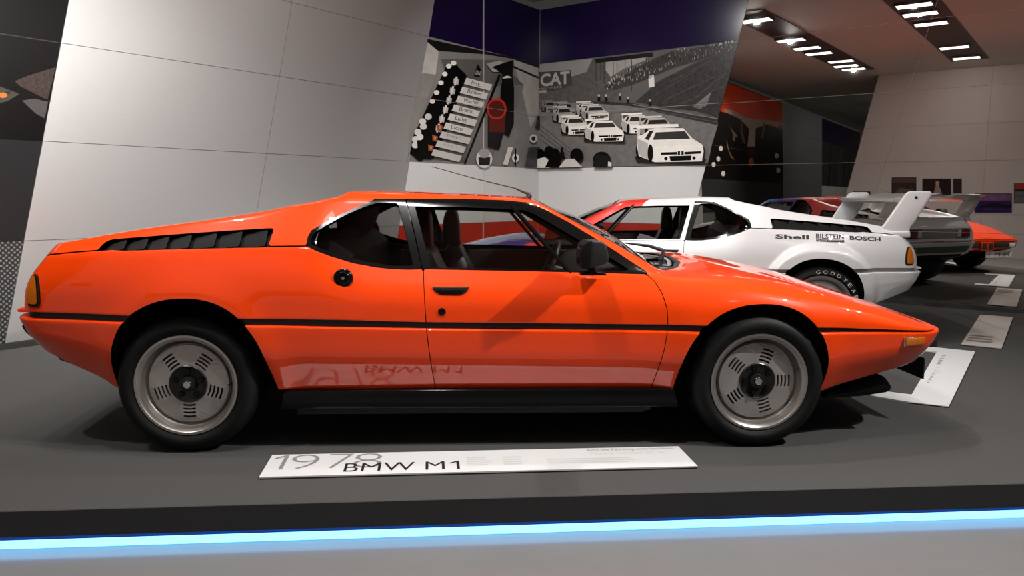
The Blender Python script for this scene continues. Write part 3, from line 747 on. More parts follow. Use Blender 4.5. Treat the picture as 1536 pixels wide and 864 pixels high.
def build_car(root, near, paint, flare=.014, flare_w=.075, race=False):
    """near: -1 when the right flank faces the visitor, +1 the left"""
    GU = grid('up', flare, flare_w); GL = grid('lo', flare, flare_w); GS = grid('strip', flare * .6, flare_w)
    PU, NU = GU; PL, NLo = GL; PS, NS = GS
    X, S, Z = (PU[:, :, i] for i in range(3)); XL, SL, ZL = (PL[:, :, i] for i in range(3)); XS, SS, ZS = (PS[:, :, i] for i in range(3))
    sideq = S3(X) - .035 - S; side = .5 - S; sideL = .5 - SL
    big = np.full(X.shape, 1.)
    arch = np.maximum(np.minimum(-sdf(ARCH_R, X, Z), -sdf(ARCH_F, X, Z)), side)
    archL = np.maximum(np.minimum(-sdf(ARCH_R, XL, ZL), -sdf(ARCH_F, XL, ZL)), sideL)
    archS = np.minimum(-sdf(ARCH_R, XS, ZS), -sdf(ARCH_F, XS, ZS))
    dq, dd, dqg, ddg = sdf(Q_OUT, X, Z), sdf(D_OUT, X, Z), sdf(Q_GLS, X, Z), sdf(D_GLS, X, Z)
    ddoor, ddoorL = sdf(DOOR, X, Z), sdf(DOOR, XL, ZL)
    dl = sdf(LOUV, X, Z); ws = wf_plan(X, S)
    ws = np.where(X > 2.6, -1, ws)
    top = np.where(S < S3(X) - .02, 1., -1.)
    deckm = np.minimum(np.minimum(.635 - X, X + .42), .48 - S)          # engine cover louvres, seen from above only
    F = np.minimum.reduce([arch, np.maximum(-dq, sideq), np.maximum(-dd, side), np.maximum(-(ddoor + .0038), side), np.maximum(-dl, .745 - S), -ws, -deckm,
                           np.maximum(ldist(SEAM_DECK, X, Z) - .0034, .55 - S), np.maximum(ldist(SEAM_ROOF, X, Z) - .0016, .3 - S)])
    p = Patch(); p.add(PU, NU, F); FL_ = np.minimum(archL, np.maximum(-(ddoorL + .0038), sideL)); p.add(PL, NLo, FL_)
    body = p.obj('body', paint, root)
    # what shows through gaps, openings and arches is dark: liner shell behind the skin
    Fl = np.minimum.reduce([arch - .004, np.maximum(-dq, sideq), np.maximum(-dd, side), np.where(X > .63, -ws - .01, 1.)])
    Fl = np.minimum(np.minimum(Fl, 3.12 - X), X + .60); Fl[:, :13] = -1; FlL = np.minimum.reduce([archL - .004, 3.3 - XL, XL + .62]); FlL[:, -26:] = -1; FlL[:, :11] = -1
    p = Patch(); p.add(PU, NU, Fl, off=-.034, flange=False); p.add(PL, NLo, FlL, off=-.03, flange=False); p.obj('inner_liner', M['liner'], root)
    p = Patch(); p.add(PU, NU, deckm + .003, off=-.012, depth=.0); p.obj('engine_cover', M['louver'], root)
    for k in range(8):
        xx = -.36 + k * .118; zz = float(Z5raw(np.array([xx]))[0])
        bm_obj('engine_cover_slat', prism_bm([(-.05, .012), (.05, -.006), (.05, .0), (-.05, .018)], lambda a, b, d, xx=xx, zz=zz: (xx + a, d, zz + b - .004), -.46, .46), M['louver'], root)
    # black strip round the waist; on the racing car grey painted in for seam shade
    for sd in (1, -1):
        p = Patch(); p.add(PS, NS, archS, sides=(sd,), depth=.01); p.obj('waist_strip', M['rubber_trim'] if not race else M['silver'], root)
    # doors, windows, louvres on both flanks
    for sd in (near, -near):
        p = Patch()
        p.add(PU, NU, np.minimum.reduce([ddoor, np.maximum(-dd, side), S - .5]), sides=(sd,))
        p.add(PL, NLo, np.minimum.reduce([ddoorL, SL - .5]), sides=(sd,))
        door = p.obj('door', paint, root)
        fm = M['gloss_black'] if not race else paint
        p = Patch(); p.add(PU, NU, np.minimum.reduce([dd - .001, -ddg, S - .4]), off=.0005, sides=(sd,), depth=.03); p.obj('window_frame', fm, door)
        p = Patch(); p.add(PU, NU, np.minimum(ddg + .004, S - .4), off=-.008, sides=(sd,), flange=False); p.obj('window_pane', M['glass'], door)
        p = Patch(); p.add(PU, NU, np.minimum.reduce([dq - .001, -dqg, -sideq]), off=.001, sides=(sd,), depth=.03); qf = p.obj('quarter_window_frame', M['gloss_black'], root)
        p = Patch(); p.add(PU, NU, np.minimum(dqg + .004, -sideq), off=-.008, sides=(sd,), flange=False); p.obj('window_pane', M['glass'], qf)
        # divider bar of the front quarter light
        a = car(770, 312, .64), .642; b = car(855, 408.5, .815), .817
        pts = [((a[0][0] * (1 - t) + b[0][0] * t), sd * (a[1] * (1 - t) + b[1] * t - .012), a[0][1] * (1 - t) + b[0][1] * t) for t in np.linspace(-.02, 1.02, 6)]
        bar = tube_bm(pts, .0105, 8); bm_obj('window_divider', bar, M['gloss_black'], door, True, 60)
        # side louvres behind the quarter window
        p = Patch(); p.add(PU, NU, np.minimum(dl + .004, S - .745), off=-.035, sides=(sd,), flange=False); lb = p.obj('louver_recess', M['liner'], root)
        xs = [car(u, 360, .835)[0] for u in (150, 182, 215, 247, 281, 319, 357, 396, 404)]
        for i, (xa, xb) in enumerate(zip(xs[:-1], xs[1:])):
            if race and False: continue
            # plate hinged at its front edge, leaning inwards to the rear
            fi = np.minimum.reduce([dl - .004, X - xa - .002, xb + .004 - X, S - .745])
            fi = np.minimum(fi, np.minimum(X - (xa + .002 + (Z - .88) * .15), (xb + .004 + (Z - .88) * .15) - X))
            tt = np.clip((X - xa) / (xb - xa), 0, 1)
            Pt = PU + NU * (-.026 + .020 * tt)[:, :, None]
            p = Patch(); p.add(Pt, NU, fi, sides=(sd,), depth=.006); p.obj('louver_slat', M['louver'], root)
    # windscreen
    p = Patch(); p.add(PU, NU, np.minimum(ws - .001, -(ws - .022)), off=.001, depth=.01); wsf = p.obj('windscreen_seal', M['rubber_trim'], root)
    p = Patch(); p.add(PU, NU, ws - .018, off=-.003, flange=False); p.obj('windscreen_pane', M['glass'], wsf)
    # cabin
    iv = bm_obj('cabin_tub', None or box_bm(.62, 2.1, -.76, .76, .14, .30, .02), M['interior'], root)
    bm_obj('rear_bulkhead', prism_bm([(.60, .2), (.70, .2), (.70, .86), (.62, .93), (.60, .93)], lambda a, b, d: (a, d, b), -.70, .70), M['interior'], root)
    bm_obj('dashboard', prism_bm([(1.78, .30), (2.14, .30), (2.14, .80), (2.0, .815), (1.86, .80), (1.80, .74), (1.78, .66)], lambda a, b, d: (a, d, b), -.70, .70, .02), M['interior'], root, True)
    for sd in (1, -1):
        bm_obj('door_lining', prism_bm([(.72, .28), (2.0, .28), (2.08, .72), (1.95, .79), (.78, .79)], lambda a, b, d, sd=sd: (a, sd * d, b), .745, .785, .01), M['interior'], root, True)
        bm_obj('centre_tunnel', box_bm(.7, 1.9, -.13, .13, .28, .50, .03), M['interior'], root) if sd > 0 else None
        seat = bpy.data.objects.new('seat', None); link(seat, root); seat.location = (1.18, sd * .37, .30) if sd == near else (1.30, sd * .37, .265)
        soft_prism('seat_cushion', [(-.12, 0), (.40, .02), (.44, .14), (.38, .19), (0, .12), (-.12, .10)], -.24, .24, M['leather'], seat)
        soft_prism('seat_back', [(-.02, .06), (.10, .12), (.02, .32), (-.10, .53), (-.13, .60), (-.215, .60), (-.21, .44), (-.14, .20)], -.235, .235, M['leather'], seat)
        soft_prism('headrest', [(-.235, .55), (-.125, .54), (-.125, .66), (-.135, .77), (-.165, .80), (-.215, .79), (-.235, .68)], -.125, .125, M['leather'], seat)
    sw = bmesh.new()
    path = [(1.70 + .07 * math.sin(a), .37 + .17 * math.cos(a), .70 + .165 * math.sin(a)) for a in np.linspace(0, 2 * math.pi, 29)]
    tube_bm(path, .014, 8, bm=sw, cap=False); tube_bm([(1.72, .37 - .165, .70), (1.735, .37, .70), (1.72, .37 + .165, .70)], .012, 8, bm=sw); tube_bm([(1.73, .37, .70), (1.9, .37, .66)], .03, 10, bm=sw)
    bm_obj('steering_wheel', sw, M['leather'], root, True, 60)
    rm = bm_obj('interior_mirror', box_bm(1.61, 1.635, -.11, .11, 1.025, 1.072, .010), M['interior'], root, True)
    bm_obj('mirror_stalk', tube_bm([(1.622, 0, 1.07), (1.60, 0, 1.105)], .007, 8), M['interior'], rm)
    # wheel wells and underbody
    for nm, xc, arch_p in (('r', 0., ARCH_R), ('f', 2.56, ARCH_F)):
        pts = np.array([q for q in arch_p if q[1] > .36]); cxx = (pts[:, 0].min() + pts[:, 0].max()) / 2
        for sd in (1, -1):
            o_ = [(cxx + (q[0] - cxx) * 1.045, .26 + (q[1] - .26) * 1.06 if q[1] > .26 else q[1]) for q in pts]
            o_ = sorted(o_, key=lambda q: -math.atan2(q[1] - .18, q[0] - cxx) if q[1] > .18 else (9 if q[0] > cxx else -9)) if False else o_
            V = [(x, sd * .845, z) for x, z in o_] + [(x, sd * .45, z) for x, z in o_]; n = len(o_)
            Fc = [(i, i + 1, n + i + 1, n + i) for i in range(n - 1)] + [tuple(range(n, 2 * n))]
            mesh_obj('wheel_well', V, Fc, M['liner'], root)
    bm_obj('underbody', prism_bm([(-.55, .33), (-.40, .20), (.9, .16), (1.9, .16), (3.0, .20), (3.35, .33), (3.3, .42), (-.5, .42)], lambda a, b, d: (a, d, b), -.44, .44), M['liner'], root)
    bm_obj('rear_valance', prism_bm([(-.60, .40), (-.335, .30), (-.335, .52), (-.60, .52)], lambda a, b, d: (a, d, b), -.76, .76), M['liner'], root)
    bm_obj('floor_pan', prism_bm([(.46, .15), (2.05, .15), (2.05, .42), (.46, .42)], lambda a, b, d: (a, d, b), -.80, .80), M['liner'], root)
    return dict(PU=PU, NU=NU, body=body, near=near)

def flank(info, x, z):
    """lateral distance of the upper skin at a side-view point"""
    P = info['PU']; m = (P[:, :, 1] > .45)
    d = np.where(m, (P[:, :, 0] - x) ** 2 + (P[:, :, 2] - z) ** 2, 1e9)
    k = np.argsort(d, axis=None)[:4]
    w = 1 / (d.flat[k] + 1e-7); return float((P[:, :, 1].flat[k] * w).sum() / w.sum())

# ------------------------------------------------------------------ the orange car
orange = tag(empty('sports_car', (CORG[0], CORG[1], 0), YAW), 'orange wedge-shaped sports car with black side strip, nearest on the platform', 'car')
OI = build_car(orange, -1, M['orange'])
def on(near):     # side-view placement
    return lambda a, b, d: (a, near * d, b)
def fit_parts(root, info, near, paint, race=False):
    PU, NU = info['PU'], info['NU']; X, S, Z = (PU[:, :, i] for i in range(3)); pn_ = on(near)
    # corner lamps at the tail, both sides
    TLB = tpoly([(54, 409), (60, 410), (64.6, 413), (68, 422), (70.2, 433), (71.6, 451), (71, 456), (68, 458), (50, 457), (47.2, 452), (49.5, 429)], .785)
    TLA = tpoly([(55, 412.5), (60, 413.2), (63, 415.5), (66, 430), (68, 451), (66.5, 454), (52, 453.5), (48.5, 451), (50.5, 431)], .785)
    for sd in (near, -near):
        p = Patch(); p.add(PU, NU, np.minimum(np.minimum(sdf(TLB, X, Z), S - .55), -.6 - X + .2), off=.0035, sides=(sd,), depth=.02); b = p.obj('corner_lamp_bezel', M['rubber_trim'], root)
        p = Patch(); p.add(PU, NU, np.minimum(sdf(TLA, X, Z), S - .5), off=.009, sides=(sd,), depth=.012); p.obj('amber_lens', M['amber'], b)
        # wedge-shaped lip under the lamp
        bm_obj('tail_lip', prism_bm([(-.765, .615), (-.62, .612), (-.62, .632), (-.757, .634), (-.767, .628)], lambda a, b, d, sd=sd: (a, sd * d, b), .10, .775 - .012, .006), paint, root, True)
        # rear light clusters on the tail panel
        cl = bm_obj('rear_lamp', box_bm(-.772, -.66, min(sd * .34, sd * .63), max(sd * .34, sd * .63), .655, .775, .012), M['rubber_trim'], root, True)
        for k, (a, c_, mm) in enumerate(((.355, .43, 'clear_lens'), (.435, .615, 'red_lens'))):
            bm_obj('lens', box_bm(-.780, -.765, min(sd * a, sd * c_), max(sd * a, sd * c_), .668, .762, .004), M[mm], cl, True)
        bm_obj('sill', prism_bm([(.40, .186), (2.20, .186), (2.18, .262), (2.16, .275), (.44, .275), (.41, .262)] if not race else [(.40, .10), (2.20, .10), (2.16, .275), (.44, .275)], lambda a, b, d, sd=sd: (a, sd * d, b), .70, .852, .008), M['gloss_black'], root, True)
        # door handle: dark recess cup, black flap on top
        hx0, hz0 = car(648, 431, .885); hx1, hz1 = car(704, 431, .885); hz2 = car(676, 443, .885)[1]
        hs = flank(info, (hx0 + hx1) / 2, (hz0 + hz2) / 2)
        h = bm_obj('door_handle', prism_bm([(hx0, hz0), (hx1, hz0), (hx1 - .012, hz0 - .022), (hx1 - .028, hz2), (hx0 + .028, hz2), (hx0 + .012, hz0 - .022)], lambda a, b, d, sd=sd: (a, sd * d, b), hs - .02, hs + .006, .004), M['rubber_trim'], root, True)
        bm_obj('handle_flap', prism_bm([(hx0 + .018, hz0 - .008), (hx1 - .018, hz0 - .008), (hx1 - .03, hz2 + .004), (hx0 + .03, hz2 + .004)], lambda a, b, d, sd=sd: (a, sd * d, b), hs + .003, hs + .013, .004), M['louver'], h, True)
        lx, lz = car(663, 467.5, .89); ls = flank(info, lx, lz)
        lk = lathe_bm([(0, -.004), (.004, -.006), (.012, -.006), (.0165, -.003), (.018, .006)], 24)
        for v in lk.verts: v.co = Vector((v.co.x + lx, sd * (ls - v.co.y), v.co.z + lz))
        bm_obj('door_lock', lk, M['gloss_black'], root, True, 30)
        # black air scoop and chin spoiler under the nose
        bm_obj('air_scoop', prism_bm([car(u, v, .70) for u, v in ((1236, 598), (1245, 588), (1290, 574), (1325, 564), (1330, 568), (1338, 580), (1337, 585), (1330, 589), (1290, 595))], lambda a, b, d, sd=sd: (a, sd * d, b), .30, .70, .008), M['gloss_black'], root, True)
fit_parts(orange, OI, -1, M['orange'])
no = on(-1)
# fuel filler on the right flank
fx, fz = car(514.5, 417.5, .885); fs = flank(OI, fx, fz) + .006
fc = lathe_bm([(0, -.010), (.006, -.010), (.010, -.006), (.019, -.005), (.022, -.010), (.027, -.012), (.030, -.009), (.037, -.010), (.0415, -.006), (.0425, .004)], 40)
for v in fc.verts: v.co = Vector((v.co.x + fx, -(fs - v.co.y), v.co.z + fz))
fcap = bm_obj('fuel_cap', fc, M['gloss_black'], orange, True, 25)
fk = lathe_bm([(0, -.013), (.0065, -.013), (.008, -.009)], 16)
for v in fk.verts: v.co = Vector((v.co.x + fx, -(fs - v.co.y), v.co.z + fz))
bm_obj('cap_lock', fk, M['chrome'], fcap, True, 30)
# side marker lamp on the front bumper
m0 = car(1356, 506.5, .80); m1 = car(1385, 516, .74)
mk = bm_obj('side_marker', prism_bm([(m0[0], m0[1]), (m1[0], m0[1]), (m1[0], m1[1]), (m0[0], m1[1])], lambda a, b, d: (a, -(d - (a - m0[0]) * .42), b), .775, .806, .004), M['chrome'], orange, True)
bm_obj('amber_lens', prism_bm([(m0[0] + .010, m0[1] - .005), (m1[0] - .004, m0[1] - .005), (m1[0] - .004, m1[1] + .004), (m0[0] + .010, m1[1] + .004)], lambda a, b, d: (a, -(d - (a - m0[0]) * .42), b), .80, .812, .003), M['amber'], mk, True)
# door mirror
mo = [car(u, v, .95) for u, v in ((869, 399), (868.5, 380), (870.5, 367), (877, 361.5), (884, 359.3), (897, 360), (904, 362.5), (907, 372), (909.5, 387), (905, 393.5), (893, 398), (881, 399.5))]
dm = bm_obj('door_mirror', prism_bm(mo, no, .885, 1.03, .016, 4), M['rubber_trim'], orange, True, 60)
bm_obj('mirror_rim', prism_bm([(mo[0][0] - .004, mo[0][1]), (mo[1][0] - .004, mo[1][1]), (mo[2][0] - .002, mo[2][1] + .002), (mo[3][0] + .004, mo[3][1] + .003), (mo[3][0] + .02, mo[3][1] + .004), (mo[3][0] + .012, mo[11][1] - .002), (mo[0][0], mo[0][1] - .003)], no, .875, 1.038, .010, 3), M['louver'], dm, True, 60)
bm_obj('mirror_glass', prism_bm([(mo[0][0] - .0065, mo[0][1] + .012), (mo[2][0] - .0065, mo[2][1] - .012), (mo[2][0] - .003, mo[2][1] - .012), (mo[0][0] - .003, mo[0][1] + .012)], no, .90, 1.015), M['chrome'], dm)
bm_obj('mirror_foot', prism_bm([car(u, v, .9) for u, v in ((870, 413), (910, 413), (908, 409.5), (896, 408), (892, 404), (891, 397), (883, 397), (882, 407), (872, 409.5))], no, .845, .915, .004), M['gloss_black'], dm, True, 60)
GLo = grid('lo'); XL_, SL_, ZL_ = (GLo[0][:, :, i] for i in range(3))
for sd in (-1, 1):
    p = Patch(); p.add(GLo[0], GLo[1], np.minimum.reduce([-.735 - XL_, .555 - ZL_, ZL_ - .455, SL_ - .3]), off=.006, sides=(sd,), depth=.01); p.obj('bumper_pad', M['rubber_trim'], orange)
# aerial on the roof, wiper on the windscreen base
a0 = car(796, 293.5, .28); a1 = car(785, 288, .28); a2 = car(773, 282.5, .28); a3 = car(648, 250, .28)
an = bm_obj('aerial', tube_bm([(a0[0] - .02, -.28, a0[1] - .012), (a0[0], -.28, a0[1]), (a0[0] - .004, -.28, a0[1] + .008), (a1[0], -.28, a1[1]), (a2[0], -.28, a2[1])], [.012, .011, .008, .006, .004], 8), M['rubber_trim'], orange, True, 60)
bm_obj('aerial_rod', tube_bm([(a2[0], -.28, a2[1]), ((a2[0] + a3[0]) / 2, -.28, (a2[1] + a3[1]) / 2 - .004), (a3[0], -.28, a3[1])], [.0032, .0025, .0018], 6), M['rubber_trim'], an, True, 60)
w0 = car(996, 376, .15); w1 = car(974, 369, .15); w2 = car(938, 364.5, .15)
wp = bm_obj('wiper_arm', tube_bm([(w0[0] - .015, -.15, w0[1] - .045), (w0[0], -.15, w0[1]), (w1[0], -.15, w1[1]), (w2[0], -.15, w2[1])], [.016, .013, .010, .004], 8), M['rubber_trim'], orange, True, 60)
# front: kidneys, grilles, lamps, number plate
for y in (-.062, .062):
    k = bm_obj('kidney_frame', box_bm(3.555, 3.592, y - .058, y + .058, .355, .485, .010), M['orange'], orange, True)
    bm_obj('kidney_mesh', box_bm(3.575, 3.595, y - .045, y + .045, .368, .472, .006), M['liner'], k, True)
for sd in (-1, 1):
    g_ = bm_obj('front_grille', box_bm(3.50, 3.582, min(sd * .15, sd * .56), max(sd * .15, sd * .56), .40, .475, .008), M['liner'], orange, True)
    bm_obj('front_lamp', box_bm(3.56, 3.588, min(sd * .42, sd * .54), max(sd * .42, sd * .54), .408, .468, .006), M['clear_lens'], g_, True)
pla = bm_obj('number_plate', box_bm(3.518, 3.526, -.555, -.035, .237, .345, .002), M['rubber_trim'], orange)
bm_obj('plate_face', box_bm(3.5255, 3.5285, -.550, -.040, .241, .341, .001), M['plain_white'], pla)
lettering('plate_text', 'M·M 1', lambda a, b: (3.5292, -.50 + a * .40, .262 + b * .060), M['ink'], pla)
bm_obj('plate_bracket', box_bm(3.40, 3.52, -.32, -.27, .30, .335, .004), M['rubber_trim'], pla)
for nm, x, side, rot in (('wheel', 0, -1, 0.), ('wheel', 2.56, -1, math.radians(-18)), ('wheel', 0, 1, .3), ('wheel', 2.56, 1, .5)):
    w = make_wheel('wheel', orange, x, side, .872 if x == 0 else .868, .22, R=.307)
    wheel_parts(w, 'road', .215, .307, rot)

# ------------------------------------------------------------------ the white racing car behind it
WYAW = .15047; WC = np.array([2.52237, 6.61676])
white = tag(empty('racing_car', (WC[0], WC[1], -.02), math.pi - WYAW), 'white racing car with tall rear wing and red and purple stripes, beside the mirror wall', 'car')
wbody = white      # lowered body: its parts sit 2 cm below road height, the wheels stand on the carpet
WI = build_car(wbody, 1, M['white_paint'], flare=.058, flare_w=.105, race=True)
fit_parts(wbody, WI, 1, M['white_paint'], True)
# rear wing: two raked end plates and the plane between them
EP = [(-.415, .875), (-.484, .975), (-.608, 1.185), (-.622, 1.203), (-.645, 1.213), (-.785, 1.213), (-.80, 1.20), (-.798, 1.18), (-.69, .975), (-.662, .94), (-.655, .872)]
for sd in (1, -1):
    e = bm_obj('wing_end_plate', prism_bm(EP, lambda a, b, d, sd=sd: (a, sd * d, b), .735, .775, .010, 3), M['plain_white'], wbody, True, 60)
    bm_obj('plate_foot', prism_bm([(-.40, .862), (-.43, .90), (-.655, .91), (-.66, .858)], lambda a, b, d, sd=sd: (a, sd * d, b), .70, .80, .012, 3), M['plain_white'], e, True, 60)
    bo = lathe_bm([(0, -.004), (.010, -.004), (.012, .002)], 18)
    for v in bo.verts: v.co = Vector((v.co.x - .685, sd * (.775 - v.co.y), v.co.z + 1.165))
    bm_obj('plate_bolt', bo, M['ink'], e, True, 30)
bm_obj('wing_plane', prism_bm([(-.52, 1.135), (-.54, 1.155), (-.70, 1.172), (-.86, 1.20), (-.868, 1.195), (-.72, 1.14), (-.60, 1.118)], lambda a, b, d: (a, d, b), -.735, .735, .004), M['silver'], wbody, True, 60)
# tail panel, bumper stripe
bm_obj('tail_panel', box_bm(-.778, -.66, -.335, .335, .655, .78, .01), M['silver'], wbody, True)
GLw = grid('lo', .058, .105); XL_, SL_, ZL_ = (GLw[0][:, :, i] for i in range(3))
p = Patch(); p.add(GLw[0], GLw[1], np.minimum.reduce([ZL_ - .472, .55 - ZL_, .64 - SL_, -.6 - XL_]), off=.003, depth=.004); p.obj('bumper_stripe', M['green'], wbody)
p = Patch(); p.add(GLw[0], GLw[1], np.minimum.reduce([ZL_ - .44, .468 - ZL_, .64 - SL_, -.6 - XL_]), off=.004, depth=.004); p.obj('bumper_edge', M['silver'], wbody)
# sponsor lettering on the flank
def on_flank(x0, z0, x1, z1, off=.002):
    def pl_(a, b):
        x = x0 + (x1 - x0) * a; zb = z0[0] + (z1[0] - z0[0]) * a; zt_ = z0[1] + (z1[1] - z0[1]) * a; z = zb + (zt_ - zb) * b
        return (x, flank(WI, x, z) + off, z)
    return pl_
lettering('lettering', 'Shell', on_flank(.352, (.842, .876), .103, (.838, .872)), M['ink'], wbody)
lettering('lettering', 'BILSTEIN', on_flank(.050, (.847, .884), -.155, (.843, .880)), M['ink'], wbody)
bx_ = on_flank(.050, (.824, .842), -.157, (.820, .838), .0015)
mesh_obj('lettering_field', [bx_(a, b) for a, b in ((0, 0), (.5, 0), (1, 0), (1, 1), (.5, 1), (0, 1))], [(0, 1, 4, 5), (1, 2, 3, 4)], M['ink'], wbody)
lettering('lettering', 'SHOCK ABSORBERS', on_flank(.046, (.827, .839), -.152, (.823, .835), .0028), M['plain_white'], wbody)
lettering('lettering', 'BOSCH', on_flank(-.198, (.840, .872), -.428, (.830, .862)), M['ink'], wbody)
for x, side, rot in ((0, 1, .2), (2.56, 1, .4), (0, -1, .6), (2.56, -1, .9)):
    w = make_wheel('wheel', white, x, side, .905, .27, R=.307, z=.327)
    wheel_parts(w, 'race', .27, .307, rot, rimr=.236, proc=True)
    if x == 0 and side == 1:
        for i, ch in enumerate('GOODYEAR'):
            th = math.radians(97 - i * 11.5)     # letters bent round the sidewall, read clockwise
            lettering('tyre_lettering', ch, lambda a, b, th=th: (lambda r, q: (r * math.cos(q), -.0175, r * math.sin(q)))(.252 + b * .028, th - (a - .5) * .11), M['ink_faint'], w)

# ------------------------------------------------------------------ information boards on the platform
def board(name, corners, label, m, th=.012, z0=.0):
    bl, br, fr_, fl_ = [np.array(c) for c in corners]      # back-left, back-right, front-right, front-left
    o = (bl + br + fr_ + fl_) / 4
    r = tag(empty(name, (o[0], o[1], 0)), label, 'sign')
    s_ = slab('board', [q - o for q in (fl_, fr_, br, bl)], z0 + .006, z0 + th, m, r)
    slab('backing', [(q - o) * .997 for q in (fl_, fr_, br, bl)], z0, z0 + .0059, M['ink'], r)
    def pl_(a, b, h=.0006):      # a left to right, b front to back
        p = (fl_ * (1 - a) + fr_ * a) * (1 - b) + (bl * (1 - a) + br * a) * b - o
        return (p[0], p[1], z0 + th + h)
    return r, pl_
sg, pl_ = board('info_board', [floor_pt(*q, z=.012) for q in ((408.5, 682.3), (1017.5, 669.3), (1046.5, 699), (388.5, 715.5))], 'long white board lettered 1978 on the carpet before the orange car', M['sign'])
def rect_place(pl_, a0, a1, b0, b1, sh=0., h=.0006): return lambda a, b: pl_(a0 + (a1 - a0) * a, b0 + (b1 - b0) * b, h)
for ch, a_, b_ in (('1', .005, .058), ('9', .052, .118), ('7', .138, .196), ('8', .198, .266)): lettering('lettering', ch, rect_place(pl_, a_, b_, .30, .97), M['ink_grey'], sg)
lettering('lettering', 'BMW M', rect_place(pl_, .182, .412, .13, .50, h=.0009), M['ink'], sg); lettering('lettering', '1', rect_place(pl_, .420, .458, .13, .50, h=.0009), M['ink'], sg)
lettering('lettering', 'Bitte das Fahrzeug nicht berühren.', rect_place(pl_, .765, .985, .82, .95), M['ink_grey'], sg)
lettering('lettering', 'Please do not touch this car.', rect_place(pl_, .768, .955, .65, .78), M['ink_faint'], sg)
def lines(parent, pl_, a0, a1, b0, b1, n, m, name='fine_print', seed=1):
    rnd = random.Random(seed); V = []; F = []
    for i in range(n):
        b = b1 - (b1 - b0) * (i + .5) / n; h = (b1 - b0) / n * .28; e = a1 - (a1 - a0) * rnd.uniform(0, .25)
        k = len(V); V += [pl_(a0, b - h), pl_(e, b - h), pl_(e, b + h), pl_(a0, b + h)]; F.append((k, k + 1, k + 2, k + 3))
    return mesh_obj(name, V, F, m, parent)
lines(sg, pl_, .465, .525, .25, .68, 5, M['ink_faint'], seed=2); lines(sg, pl_, .55, .60, .25, .68, 4, M['ink_faint'], seed=3)
lines(sg, pl_, .655, .87, .25, .52, 3, M['ink_faint'], seed=4)
# board ahead of the orange nose: broad sheet with two side arms
A_ = [floor_pt(*q, z=.010) for q in ((1409, 521.5), (1463, 527), (1423, 609.5), (1361, 602.5))]
ob_, pa = board('info_board', A_, 'white board with two side arms on the carpet at the orange nose', M['sign'], th=.010)
oc = sum(np.array(c) for c in A_) / 4
for q in (((1376, 518.5), (1411, 521.5), (1405, 527), (1370, 523.5)), ((1322, 586), (1370, 592), (1362, 602.5), (1305, 592.5))):
    slab('board_arm', [floor_pt(*c, z=.010) - oc for c in q[::-1]], 0, .0098, M['sign'], ob_)
def strokes(parent, pl_, n, a0, a1, b0, b1, m, seed):
    rnd = random.Random(seed); V = []; F = []
    for i in range(n):
        b = b0 + (b1 - b0) * i / n; w_ = (a1 - a0) * rnd.uniform(.3, 1); k = len(V)
        V += [pl_(a0, b), pl_(a0 + w_, b), pl_(a0 + w_, b + (b1 - b0) / n * .5), pl_(a0, b + (b1 - b0) / n * .5)]; F.append((k, k + 1, k + 2, k + 3))
    return mesh_obj('fine_print', V, F, m, parent)
strokes(ob_, pa, 6, .18, .30, .64, .86, M['ink_grey'], 5); strokes(ob_, pa, 4, .20, .42, .48, .60, M['ink_faint'], 6); strokes(ob_, pa, 8, .20, .30, .30, .47, M['ink_grey'], 7)
B_ = [floor_pt(*q, z=.012) for q in ((1470.5, 472), (1519.5, 475.5), (1502.5, 522), (1441.5, 516))]
ob2, pb = board('info_board', B_, 'beige grey board on the carpet close to the mirror wall', M['sign_grey'], th=.012)
lines(ob2, pb, .08, .75, .08, .30, 3, ink(120, 115, 108), seed=9); strokes(ob2, pb, 6, .06, .12, .76, .98, ink(120, 115, 108), 10)

# ------------------------------------------------------------------ printed murals on the walls
class Print:
    def __init__(s, fn, tr, scale=1., ox=0., oy=0., base=.012): s.fn, s.tr, s.k, s.ox, s.oy, s.n, s.base = fn, tr, scale, ox, oy, 0, base; s.V = []; s.F = []; s.mi = []; s.mats = []
    def pt(s, x, y): return s.tr(s.ox + x / s.k, s.oy + y / s.k)
    def tz(s, poly, m, lift=1):
        s.n += lift; off = s.base + .0003 * s.n; k = len(s.V)
        s.V += [s.fn(t, z, off) for t, z in poly]; s.F.append(tuple(range(k, k + len(poly))))
        if m not in s.mats: s.mats.append(m)
        s.mi.append(s.mats.index(m))
    def poly(s, pts, m, lift=1): s.tz([s.pt(*p) for p in pts], m, lift)
    def ell(s, cx, cy, rx, ry, m, n=18, rot=0., lift=1):
        s.poly([(cx + rx * math.cos(a) * math.cos(rot) - ry * math.sin(a) * math.sin(rot), cy + rx * math.cos(a) * math.sin(rot) + ry * math.sin(a) * math.cos(rot)) for a in (2 * math.pi * i / n for i in range(n))], m, lift)
    def line(s, p, q, w, m):
        d = np.array(q, float) - np.array(p, float); d /= np.linalg.norm(d) + 1e-9; n = np.array([-d[1], d[0]]) * w / 2
        s.poly([tuple(np.array(p) + n), tuple(np.array(q) + n), tuple(np.array(q) - n), tuple(np.array(p) - n)], m)
    def text(s, t, p0, p1, p3, m):
        """p0 lower left, p1 lower right, p3 upper left"""
        s.n += 1; off = s.base + .0003 * s.n; v, f, _ = TM[t]; k = len(s.V)
        p0, p1, p3 = (np.array(p, float) for p in (p0, p1, p3))
        for a, b in v:
            q = p0 + (p1 - p0) * a + (p3 - p0) * b; t_, z_ = s.pt(*q); s.V.append(s.fn(t_, z_, off))
        if m not in s.mats: s.mats.append(m)
        for g in f: s.F.append(tuple(i + k for i in g)); s.mi.append(s.mats.index(m))
    def done(s, name, label, cat='mural'):
        o = mesh_obj(name, s.V, s.F, s.mats, fmat=s.mi); return tag(o, label, cat)
